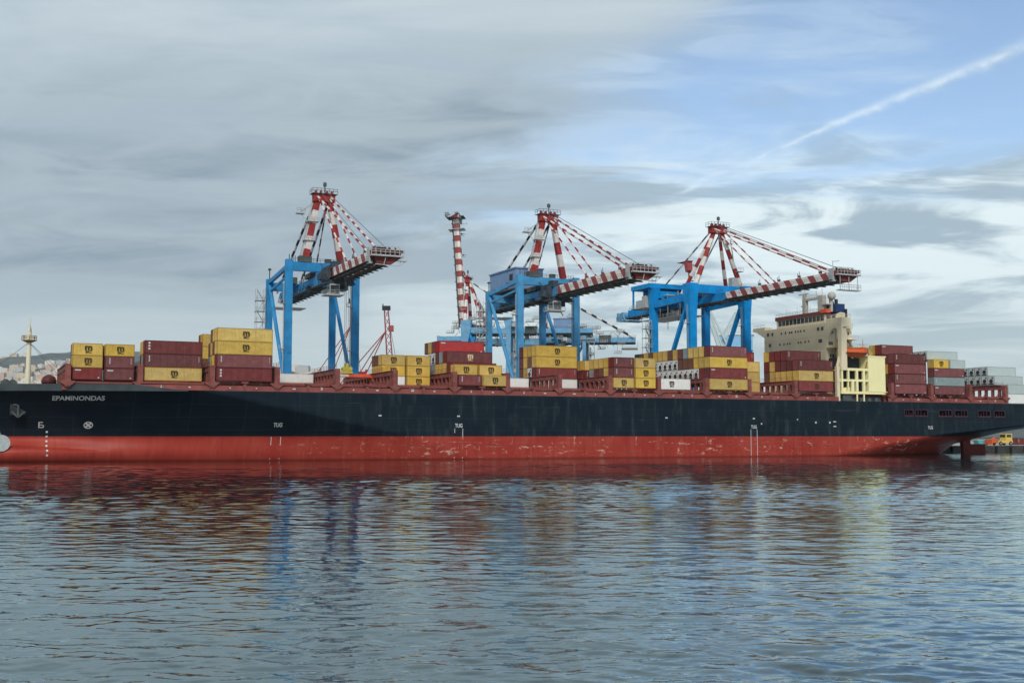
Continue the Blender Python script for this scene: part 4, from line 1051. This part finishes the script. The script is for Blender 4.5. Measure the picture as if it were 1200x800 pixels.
    # A-frame
    AZ = 68.0 if B else 67.0
    bx = 8.6 if B else 5.0
    for sx in (-1, 1):
        m = MB()
        if B:
            m.banded((sx*bx, 0, LT-0.3), (sx*1.1, 0, AZ), 1.7, 3.1, 0, True, 1.25)
            a = m.build('aframe_leg', ['band_white', 'band_red'], o)
            m = MB(); m.banded((sx*bx, 7.5, LT-2.5), (sx*1.0, 0.7, AZ-0.3), 1.35, 3.1, 0, True, 1.0); m.build('aframe_leg', ['band_white', 'band_red'], o)
        else:
            m.banded((sx*bx, 0, 49.3), (sx*1.5, 0, AZ), 1.55, 3.3, 1, False, 1.35); m.build('aframe_leg', ['band_white', 'band_red'], o)
            m = MB(); m.banded((sx*1.3, 0.5, AZ), (sx*GX, 15, gz1), 0.42, 2.4, 0, True); m.build('aframe_strut', ['band_white', 'dark'], o)
    m = MB()
    if not B:
        for f in (0.33, 0.62): m.box(-lerp(bx, 1.5, f)-1.6, -lerp(bx, 1.5, f)+1.4, -1.2, 1.2, lerp(49.3, AZ, f), lerp(49.3, AZ, f)+0.14)
        for f in (0.33, 0.62): m.rail([(-lerp(bx, 1.5, f)-1.6, -1.2, lerp(49.3, AZ, f)), (-lerp(bx, 1.5, f)+1.4, -1.2, lerp(49.3, AZ, f))], 1.1, 1.0, 0.06)
        m.bar((-bx-1.2, 0.9, 49.3), (-2.6, 0.9, AZ), 0.5, 0.12)
        m.bar((-2.2, 0.8, AZ-1), (-5.8, 2.6, AZ-4.0), 0.22); m.box(-6.8, -4.6, 1.6, 3.4, AZ-4.3, AZ-4.0); m.rail([(-6.8, 1.6, AZ-4), (-4.6, 1.6, AZ-4)], 1.1, 0.8, 0.07); m.bar((-5.6, 2.4, AZ-4.2), (-2.8, 0.9, AZ-8), 0.22)
    else:
        m.bar((bx-3.4, -0.9, LT+8), (bx-4.6, -1.2, LT+14.5), 0.25); m.box(bx-6.2, bx-4.0, -1.8, 0.2, LT+13, LT+13.2); m.rail([(bx-6.2, -1.8, LT+13.2), (bx-4, -1.8, LT+13.2)], 1.1, 0.9, 0.06)
        m.box(bx-2.4, bx-0.2, -1.8, 0.2, LT+4.4, LT+4.6); m.rail([(bx-2.4, -1.8, LT+4.6), (bx-0.2, -1.8, LT+4.6)], 1.1, 0.9, 0.06)
    m.build('aframe_platform', 'galv', o)
    m = MB(); m.box(-2.9, 2.9, -1.1, 1.1, AZ-1.1, AZ+0.9, 0)
    for x in (-2.2, -0.8, 0.9, 2.2): m.tube((x-0.2, 0, AZ+1.3), (x+0.2, 0, AZ+1.3), 0.7, 10, 0)
    m.box(-3.4, 3.4, -1.6, 1.6, AZ+0.9, AZ+1.02, 1); m.rail([(-3.4, -1.6, AZ+1.0), (3.4, -1.6, AZ+1.0)], 1.3, 1.1, 0.06, 1); m.rail([(-3.4, 1.6, AZ+1.0), (-3.4, -1.6, AZ+1.0)], 1.3, 1.1, 0.06, 1)
    m.tube((0.3, 0, AZ+1), (0.3, 0, AZ+4.4), 0.16, 6, 1); m.box(-0.1, 0.7, -0.3, 0.3, AZ+3.2, AZ+4.2, 1)
    m.build('apex_frame', ['band_red', 'undersides'], o)
    # stays
    by = 22.0 if B else back-0.8; bz = (53.0 if B else gz1)
    for sx in (-1, 1):
        m = MB(); m.banded((sx*1.8, 0.6, AZ), (sx*(5.4 if B else 3.0), by, bz), 0.50 if B else 0.75, 2.6, 0, True); m.build('backstay', ['band_white', 'dark' if not B else 'rope'], o)
        if boom_angle < 10 and not faded:
            m = MB(); m.banded((sx*1.6, -0.6, AZ), (sx*GX, -27.5, gz1), 0.48 if not B else 0.42, 2.4, 0, True); m.build('forestay', ['band_white', 'band_red'], o)
            m = MB(); m.banded((sx*1.8, -0.7, AZ+0.2), (sx*GX, tip+3.5, gz1+0.2), 0.55, 2.6 if not B else 3.6, 0, True); m.build('forestay', ['band_white', 'band_red'], o)
            m = MB(); m.tube((sx*1.0, -0.7, AZ+1.4), (sx*2.6, tip+1.5, gz1+0.8), 0.09, 4); m.build('hoist_rope', 'rope', o)
        else:
            if boom_angle >= 10:
                m = MB(); p = (0, hinge[1]+L1*0.62*ca, hinge[2]-L1*0.62*sa); q = (sx*GX, p[1], p[2])
                m.banded((sx*1.6, -0.6, AZ), q, 0.4, 2.4, 0, True); m.build('forestay', ['band_white', 'band_red'], o)
    # trolley and driver's cab
    if trolley is not None:
        y = trolley; tm = MB(); tm.box(-3.2, 3.2, y-3.0, y+3.0, gz0-1.2, gz0-0.5); tm.box(-2.4, 2.4, y-2.0, y+4.4, gz1+0.1, gz1+1.2); tm.box(-3.6, -2.3, y-1.0, y+3.6, gz0-0.45, gz1+0.5); tm.box(2.3, 3.6, y-1.0, y+3.6, gz0-0.45, gz1+0.5)
        tm.box(-4.4, 3.4, y-3.6, y-0.4, gz0-1.6, gz0-1.25); tm.box(-1.0, 2.6, y+0.2, y+3.6, gz0-2.6, gz0-1.25); tm.box(-5.0, -3.7, y-0.8, y+2.2, gz0-0.2, gz0+1.4); tm.rail([(-4.4, y-3.6, gz0-1.2), (-4.4, y+3.0, gz0-1.2)], 1.1, 1.2, 0.06)
        tm.bar((-3.4, y-3.4, gz0-0.6), (-3.4, y+5, gz1+2.2), 0.16); tm.box(-1.2, 0.8, y+1, y+3.4, gz1+1.21, gz1+2.4)
        t_ = link('trolley', tm.mesh('trolley', 'trolley_steel'), o)
        cb = link('cab', MB().box(-3.3, -0.7, trolley-3.6, trolley-0.8, gz0-4.3, gz0-1.62).mesh('cab', 'galv'), o)
        m = MB(); m.box(-3.36, -3.31, trolley-3.4, trolley-1.0, gz0-3.5, gz0-2.2); m.box(-3.1, -0.9, trolley-3.66, trolley-3.61, gz0-3.9, gz0-2.0); m.build('cab_window', 'glass', cb)
        m = MB(); m.box(-4.6, 0.2, trolley-4.4, trolley-0.4, gz0-4.6, gz0-4.32); m.rail([(-4.6, trolley-4.4, gz0-4.3), (-4.6, trolley-0.4, gz0-4.3)], 1.0, 1.0, 0.06); m.rail([(-4.6, trolley-4.4, gz0-4.3), (0.2, trolley-4.4, gz0-4.3)], 1.0, 1.0, 0.06); m.build('cab_gallery', 'galv', cb)
    # machinery house
    if house == 'A':
        ha, hb = house_y
        m = MB(); m.box(-4.6, 4.6, ha, hb, 47.6, 53.6); m.box(-4.9, 4.9, ha-0.3, hb+0.3, 53.61, 54.0); mh = m.build('machinery_house', 'house_blue', o)
        m = MB(); m.box(-5.6, 5.6, ha-1, hb+1, 47.2, 47.55); m.rail([(-5.6, ha-1, 47.5), (-5.6, hb+1, 47.5)], 1.1, 1.8, 0.05); m.build('house_gallery', 'undersides', mh)
        m = MB(); m.box(-4.66, -4.61, ha+2, ha+4.4, 50.3, 52.2); m.build('louvre', 'dark', mh)
        m = MB(); m.box(-4.66, -4.61, ha+5.6, ha+6.8, 47.7, 49.9); m.build('door', 'dark', mh)
        for y in (ha+1, hb-1): 
            for sx in (-1, 1): m = MB(); m.box(sx*GX-0.3, sx*GX+0.3, y-0.4, y+0.4, gz1+0.01, 47.19); m.build('house_post', deckblue, mh)
    if house == 'B':
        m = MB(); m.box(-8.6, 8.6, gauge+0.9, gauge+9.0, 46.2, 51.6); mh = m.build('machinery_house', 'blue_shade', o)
        m = MB(); m.box(-12.4, 9.8, gauge-1.2, gauge+10.5, 51.65, 52.9); m.box(-12.45, 9.85, gauge-1.25, gauge-1.21, 51.5, 53.0); m.box(-12.4, 9.8, gauge-1.2, gauge+10.5, 52.91, 53.05); m.build('house_roof', blue, mh)
        for sx in (-12.1, 9.3): m = MB(); m.box(sx, sx+0.45, gauge+9.6, gauge+10.2, 45.6, 51.64); m.build('house_post', blue, mh)
        m = MB(); m.box(-12.3, 9.5, gauge+9.2, gauge+10.8, 45.4, 45.65); m.box(-12.3, -8.7, gauge+1.5, gauge+10.8, 45.4, 45.65); m.rail([(-12.3, gauge+1.5, 45.65), (-12.3, gauge+10.7, 45.65)], 1.1, 1.4, 0.06); m.box(-11.6, -9.6, gauge+2.5, gauge+5.0, 45.66, 49.4); m.box(-11.4, -9.2, gauge+6.0, gauge+9.0, 45.66, 48.2)
        m.box(-8.8, 9, gauge-3.0, gauge-1.3, 46.6, 46.8); m.rail([(-8.8, gauge-3.0, 46.8), (9, gauge-3.0, 46.8)], 1.1, 1.6, 0.06); m.bar((-6, gauge-2, 38), (-6, gauge-2, 50), 0.16); m.bar((-2, gauge-2, 41), (-2, gauge-2, 51), 0.3); m.box(-7, -3.4, gauge-2.4, gauge-1.3, 49.2, 49.5)
        m.build('house_gallery', 'galv', mh)
        m = MB(); m.box(-4.0, 4.0, 6, 20, gz1+0.1, gz1+1.6); m.box(-3.4, -1.8, 9, 13, gz1+1.61, gz1+3.4); m.box(0.5, 3.2, 14, 19, gz1+1.61, gz1+3.0); m.box(-4.4, 4.4, 20.5, 21.2, gz0-2.6, gz0-0.6); m.box(-3.6, 3.6, 27, 33, gz0-2.4, gz0-0.8); m.build('machinery', 'undersides', o)
        m = MB(); m.box(-4.5, 4.5, back+0.1, back+4, gz0-1.4, gz0-1.0); m.rail([(-4.5, back+0.1, gz0-1), (-4.5, back+4, gz0-1), (4.5, back+4, gz0-1)], 1.2, 1.3, 0.08)
        m.tube((-3.5, back+1.6, gz0+0.6), (3.5, back+1.6, gz0+0.6), 1.3, 14); m.box(-4.4, -3.0, back+2.8, back+3.8, gz0-0.9, gz0+1.6); m.bar((-4, back-1, gz0-1.2), (-4, back+0.2, gz0+1), 0.4); m.build('hoist_drum', 'blue_old', o)
        m = MB()
        for x, y in ((-8.5, 26), (6.5, 25)):
            h1 = 6.0 if x < 0 else 8.0
            for dx in (0, 1.6):
                for dy in (0, 1.6): m.bar((x+dx, y+dy, 53.1), (x+dx*0.8+0.15, y+dy*0.8+0.15, 53.1+h1), 0.12)
            for kz in range(3): m.box(x-0.2, x+1.8, y-0.2, y+1.8, 53.1+h1*(kz+1)/3-0.3, 53.1+h1*(kz+1)/3-0.15)
        m.box(5.0, 7.4, -0.5, 1.6, 50.4, 53.2)
        m.build('light_tower', 'galv', o)
        m = MB(); m.prism([(6.2, 55.6), (7.6, 55.2), (8.6, 58.6), (6.4, 58.6)], 'x', -7.2, -5.4); m.box(-7.3, -5.3, 6.0, 12.0, 58.61, 58.8); m.bar((-6.2, 7.2, 53), (-6.2, 7.2, 55.5), 0.3); m.build('sheave_hopper', 'lattice', o)
        # working platforms hung under the girder
        m = MB(); m.box(-6.5, 3, 12, 36, gz0-3.2, gz0-3.0)
        for y in (12.2, 24, 35.8): m.bar((-6.4, y, gz0-3), (-6.4, y, gz0+1.0), 0.14); m.bar((2.8, y, gz0-3), (2.8, y, gz0), 0.14)
        m.rail([(-6.5, 12, gz0-3), (-6.5, 36, gz0-3)], 1.1, 2.0, 0.05); m.build('service_platform', 'galv', o)
    else:
        m = MB(); m.box(-6.4, 4.5, back-6, back+0.8, gz0-2.4, gz0-2.2); m.rail([(-6.4, back-6, gz0-2.2), (-6.4, back+0.8, gz0-2.2)], 1.2, 1.4, 0.06)
        for y in (back-6, back+0.7): m.bar((-6.3, y, gz0-2.2), (-6.3, y, gz0+1.2), 0.16)
        m.bar((-6.3, back-5.6, gz0+1.2), (-6.3, back-2, gz0+1.2), 0.16); m.build('service_platform', 'galv', o)
        m = MB(); m.box(-2.5, 2.5, 3, 9, gz1+0.3, gz1+1.6); m.box(-3.8, -2.7, 16, 21, gz1+0.02, gz1+1.8); m.box(-2.2, 2.2, 24, 29, gz0+0.4, gz1+1.0); m.box(-3.0, 3.0, 4.5, 6, gz0-0.9, gz0+0.4)
        for y in range(2, 32, 3): m.bar((-2.8, y, gz0+0.6), (2.8, y+3, gz0+0.6), 0.22); m.bar((-4.6, y, gz0+0.3), (-4.6, y+1.4, gz0-1.4), 0.12)
        m.build('machinery', 'undersides', o)
        m = MB(); m.tube((-xw, -0.2, LT), (-xw, -0.2, LT+1.4), 0.12, 5); m.tube((-xw, gauge, LL), (-xw, gauge, LL+3.2), 0.16, 5); m.box(-xw-0.4, -xw+0.4, gauge-0.4, gauge+0.4, LL+2.6, LL+3.0); m.bar((-7.5, 0, 49.3), (-7.5, 0, 51), 0.14)
        m.build('lamp_post', 'undersides', o)
        m = MB(); m.rail([(-xw+1, -0.7, 49.3), (xw-1, -0.7, 49.3)], 1.0, 1.8, 0.05); m.build('beam_rail', 'undersides', o)
        m = MB(); m.box(-6.6, -3.2, -0.9, 1.2, 49.32, 50.9); m.build('winch_box', 'undersides', o)
        m = MB(); m.box(0.6, 2.2, -0.6, 0.6, 49.32, 50.5); m.build('lamp_box', 'undersides', o)
    if faded:
        m = MB(); rg = random.Random(int(xw*100)+int(boom_angle))
        for k in range(26):
            y = rg.uniform(-8, back-2); z = rg.uniform(gz0-5, gz1+5); x = rg.choice([-4.5, -3, 3, 4.5])
            m.box(x-1.2, x+1.2, y-1.6, y+1.6, z, z+0.14); m.rail([(x-1.2, y-1.6, z+0.14), (x-1.2, y+1.6, z+0.14), (x+1.2, y+1.6, z+0.14)], 1.1, 1.0, 0.07)
            if k % 2: m.bar((x, y, z), (x*0.4, y+rg.uniform(-3, 3), gz0+1), 0.2)
            if k % 3 == 0: m.box(x-0.6, x+0.6, y-0.8, y+0.8, z+0.15, z+1.5)
        for k in range(7): y = -6+k*5.5; m.bar((-GX, y, gz1), (-GX, y+2.7, gz1+3.0), 0.22); m.bar((-GX, y+5.5, gz1), (-GX, y+2.7, gz1+3.0), 0.22)
        m.bar((-GX, -6, gz1+3.0), (-GX, 33, gz1+3.0), 0.25)
        m.build('walkways', 'galv', o)
        m = MB(); seg_stairs(m, -xw-3.2, 3.0, 2, 43); m.build('stair_tower', 'galv', o)
        m = MB(); m.box(-xw-0.5, xw+0.5, -11.5, -10.5, 42, 44.2)
        for sx in (-1, 1): m.box(sx*xw-0.6, sx*xw+0.6, -10.5, 0, 42.2, 44); m.box(sx*xw-0.6, sx*xw+0.6, -11.5, -10.4, 36, 42)
        m.build('front_portal', blue, o)
    m = MB()
    if stairs == -1: seg_stairs(m, -xw-3.6, gauge-1.0, 26 if not B else 2, 44.5 if not B else 41)
    else: seg_stairs(m, stairs, gauge+2.0, 2, 43)
    m.build('stair_tower', 'galv', o)
    return o

QZ = 2.2
gantry('leftmost blue crane with open girder, its orange spreader lowered over the ship', W(-34.9, 45, QZ), AL, 'A', 'blue', 'blue', trolley=-15.0, tip=-47.5)
gantry('middle blue crane with a grey-blue machinery house behind its red and white A-frame', W(32.6, 45, QZ), AL, 'A', 'blue_mid', 'blue_mid', house='A', trolley=-6.0, tip=-50.0)
gantry('right-hand deep blue crane with flared legs and a long roofed machinery house', W(92.6, 45, QZ), AL, 'B', 'blue_deep', 'blue_deep', house='B', trolley=None, tip=-56.0, xw=10.2)
gantry('older faded crane with its striped boom raised upright, behind the middle crane', ((548-600)/1350*478, 478, QZ), R(-96), 'B', 'blue_old', 'blue_old', boom_angle=86, house=False, trolley=None, tip=-48, faded=True, xw=8.5, gauge=18, stairs=6)
gantry('older faded crane with a grey-blue house, low between the middle crane\'s legs', ((638-600)/1350*500, 500, QZ), R(-98), 'A', 'blue_old', 'blue_old', house='A', house_y=(4.5, 13.0), trolley=6.0, tip=-30, faded=True, xw=8.0, gauge=18, stairs=6)

def spreader():
    o = thing('spreader', 'orange lifting spreader on ropes under the leftmost crane', 'spreader', W(-36.2, 16.0, 19.3), AL)
    m = MB(); m.box(-6.1, 6.1, 0.75, 1.15, 0.5, 1.25); m.box(-6.1, 6.1, 1.75, 2.15, 0.5, 1.25)
    for x in (-6.1, 5.8): m.box(x, x+0.3, 0, 2.44, 0.3, 0.9)
    for x in (-2.5, 2.2): m.box(x, x+0.3, 1.15, 1.75, 0.6, 1.2)
    m.build('frame', 'orange_red', o)
    m = MB()
    for x in (-6.2, 5.9):
        for y in (-0.15, 2.3): m.prism([(x, -0.5), (x+0.3, -0.5), (x+0.3, 0.9), (x, 0.9)], 'y', y, y+0.3)
    m.build('flipper', 'orange_red', o)
    m = MB(); m.box(-3.6, 0.2, 0.70, 0.745, 0.62, 1.12); m.build('label_plate', 'white_ink', o)
    h = MB(); h.prism([(-1.7, 1.3), (1.3, 1.3), (0.7, 2.6), (-1.1, 2.6)], 'y', 0.5, 1.95); h.box(-0.6, 0.2, 0.8, 1.6, 2.6, 3.8)
    for x in (-0.9, 0.6): h.tube((x, 0.4, 2.5), (x, 2.0, 2.5), 0.5, 10)
    h.build('headblock', 'lime', o)
    r = MB()
    for x in (-0.6, 0.3):
        for y in (0.6, 1.8): r.tube((x, y, 3.0), (x, y, 26.0), 0.05, 4)
    r.build('hoist_rope', 'rope', o)
    e = MB(); e.bar((4.3, 1.4, 1.25), (5.0, 1.4, 2.4), 0.4); e.box(3.0, 4.6, 0.8, 1.6, 1.26, 1.9); e.build('cable_basket', 'band_red', o)
spreader()

# ------------------------------------------------------------------ machines further back
def lattice(m, p, q, wa, wb, n, r=0.09):
    p = np.array(p, float); q = np.array(q, float); P_, Q_, a, b, L = m.frame_of(p, q)
    prev = None
    for i in range(n+1):
        f = i/n; c = p+(q-p)*f; w = wa+(wb-wa)*f
        cs = [c+a*w/2*sx+b*w/2*sy for sx, sy in ((-1, -1), (1, -1), (1, 1), (-1, 1))]
        if prev is not None:
            for k in range(4): m.tube(prev[k], cs[k], r*1.5, 5); m.tube(prev[k], cs[(k+1) % 4], r, 4)
        prev = cs
def mobile_crane(label, u, d, top, base_u, ztop, s=1.0):
    x0 = (base_u-600)/1350*d; x1 = (top-600)/1350*d
    o = thing('harbour_crane', label, 'crane', (x0, d, QZ), 0, 'red lattice harbour cranes')
    m = MB(); m.box(-5, 5, -4, 4, 0.9, 2.4); m.box(-4.4, 4.4, -3, 3, 2.41, 6.0); m.build('chassis', 'lattice', o)
    for x in (-4, -1.3, 1.3, 4): m = MB(); m.tube((x, -4.3, 0.9), (x, -3.3, 0.9), 0.9, 12); m.build('wheel', 'tyre', o)
    m = MB(); lattice(m, (1.2, 0, 6), (x1-x0, 4, ztop-QZ), 2.8*s, 1.5*s, 16, 0.11); m.build('boom', 'lattice', o)
    m = MB(); m.box(x1-x0-1.5, x1-x0+1.5, 3, 5, ztop-QZ, ztop-QZ+1.6); m.tube((x1-x0-1.3, 4, ztop-QZ+0.8), (x1-x0-1.3, 4, ztop-QZ+2.4), 0.2, 6); m.build('boom_head', 'dark', o)
    f = 0.84; c = ((x1-x0)*f, 3, (ztop-QZ)*f)
    m = MB(); m.box(c[0]+0.6, c[0]+2.4, 2, 4.2, c[2], c[2]+2.2); m.build('cab', 'lattice', o)
    m = MB()
    for q in ((-26, 0, 4), (-20, 2, 4), (-38, 6, 2)): m.tube((c[0]-0.5, 3, c[2]), q, 0.2, 4)
    m.tube((c[0]+1.5, 3, c[2]), (6.5, 0, 5), 0.1, 4); m.build('guy_rope', 'lattice', o)
mobile_crane('red lattice harbour crane rising right of the leftmost crane\'s legs', 452, 430, 450.5, 459, 53.0)
mobile_crane('fainter red lattice harbour crane seen beside the leftmost crane\'s right leg', 412, 520, 410, 414, 66.0, 0.9)

def far_crane():
    d = 560.0; px = lambda u: (u-600)/1350*d; pz = lambda v: (511-v)/1350*d+H-QZ
    o = thing('derrick_crane', 'pale distant crane frame with crossing struts, behind the right-hand crane', 'crane', (px(848), d, QZ), 0)
    X = lambda u: px(u)-px(848)
    for u0, v0, u1, v1, w in ((827, 356, 846, 415, 1.5), (831, 357, 852, 402, 0.8), (829, 352, 846, 404, 0.7)):
        m = MB(); m.bar((X(u0), 0, pz(v0)), (X(u1)+0.3*(X(u1)-X(u0)), 0, pz(v1)-0.3*(pz(v0)-pz(v1))), w); m.build('strut', 'pale', o)
    m = MB(); m.bar((X(839), 2, 0.2), (X(850), 2, pz(395)), 1.4); m.bar((X(850), 2, pz(395)), (X(866), 2, pz(366)), 2.8, 2.2); m.build('jib', 'pale', o)
    m = MB(); m.box(X(836), X(858), -3, 5, 0.0, pz(445)); m.build('base', 'pale', o)
    o = thing('crane_house', 'light blue machinery block beyond the right-hand crane, beside the bridge wing', 'crane house', (px(880), d+40, QZ), R(-12))
    s_ = (d+40)/d; m = MB(); m.box(-9.0, 9.5, -6, 6, pz(412)*s_, pz(394)*s_); b = m.build('body', mat('light_blue_sheet', (0.22, 0.42, 0.62), 0.5, 0.06), o)
    m = MB(); m.box(-9.6, 10, -6.5, 6.5, pz(394)*s_+0.01, pz(393)*s_+0.3); m.build('roof', 'white', o)
    for x in (2.5, 6.5): m = MB(); m.box(x-0.6, x+0.6, -6.08, -6.02, pz(411)*s_, pz(408)*s_); m.build('window', 'dark', o)
    for x in (-7.5, 8): m = MB(); m.bar((x, 0, 0.1), (x, 0, pz(412)*s_), 2.0); m.build('leg', 'blue', o)
    m = MB(); m.box(-8, 9, -7.6, -6.1, pz(416)*s_, pz(415)*s_); m.build('gallery', 'galv', o)
far_crane()

def yard():
    t, w = 222.5, 53.5
    o = thing('yard_loader', 'yellow and orange yard loader parked on the quay under the stern overhang', 'loader', W(t, w, QZ), AL)
    m = MB(); m.box(-3.6, 3.6, -1.5, 1.5, 0.8, 1.7); m.box(0.2, 3.4, -1.4, 1.4, 1.71, 4.2); m.build('body', 'plain_yellow', o)
    m = MB(); m.box(-6.8, -3.7, -1.4, 1.4, 0.9, 2.1); m.bar((-6.6, 0, 1.4), (-3.8, 0, 2.8), 0.5); m.box(-7.0, -6.4, -1.5, 1.5, 0.3, 2.2); m.build('lift_arm', 'orange', o)
    m = MB(); m.box(0.6, 2.9, -1.46, -1.41, 2.9, 3.9); m.box(0.13, 0.18, -1.2, 1.2, 2.9, 3.9); m.build('cab_window', 'glass', o)
    for x in (-2.6, 2.4):
        for y in (-1.7, 1.3):
            m = MB(); m.tube((x, y, 0.72), (x, y+0.4, 0.72), 0.72, 14); wl = m.build('wheel', 'tyre', o)
            m = MB(); m.tube((x, y-0.02, 0.72), (x, y+0.42, 0.72), 0.32, 10); m.build('hub', 'galv', wl)
    o = thing('skip', 'teal steel skip on the quay under the stern overhang', 'skip', W(215.5, 56.5, QZ), AL)
    m = MB(); m.prism([(-2.6, 0.25), (2.6, 0.25), (3.3, 1.9), (-3.3, 1.9)], 'y', -1.1, 1.1); m.build('bin', 'teal', o)
    m = MB(); m.box(-3.4, 3.4, -1.2, 1.2, 1.91, 2.05); m.build('rim', 'white', o)
    for x in (-1.8, 1.5): m = MB(); m.box(x, x+0.3, -1.0, 1.0, 0.0, 0.25); m.build('runner', 'dark', o)
    lab = ['dark red container on the quay at the right edge, behind the stern', 'cream container on the quay behind the ship\'s stern overhang']
    for i, (c, t, w) in enumerate((('m', 244, 66), ('y', 176, 90))):
        o = container(c, 6.06, 2.59, t, w, QZ, lab[i]); o['group'] = 'containers on the quay'
    # stone quay edge fittings
    m = MB()
    for k in range(9):
        t = 186+k*7.0
        o = thing('quay_fender', 'black rubber fender hung on the quay wall by the stern', 'fender', W(t, 42.6, 0), AL, 'rubber fenders on the quay wall')
        m = MB(); m.tube((0, -0.45, 0.2), (0, -0.45, 1.9), 0.42, 10); m.build('rubber', 'tyre', o)
        m = MB(); m.box(-0.5, 0.5, -0.12, -0.01, 0.1, 2.05); m.build('backing_plate', 'dark', o)
yard()

# ------------------------------------------------------------------ air
def haze():
    m = MB(); m.box(-12500, 7500, -60, 16000, -4, 900)
    hm = bpy.data.materials.new('haze_air'); hm.use_nodes = True; k = NT(hm.node_tree); k.n.clear()
    out = k.new('ShaderNodeOutputMaterial'); v = k.new('ShaderNodeVolumePrincipled')
    v.inputs['Color'].default_value = (0.80, 0.88, 0.92, 1); v.inputs['Density'].default_value = 0.000030; v.inputs['Anisotropy'].default_value = 0.2
    k.l.new(v.outputs[0], out.inputs['Volume'])
    me = m.mesh('haze', hm); tag(link('haze', me), kind='stuff')
haze()
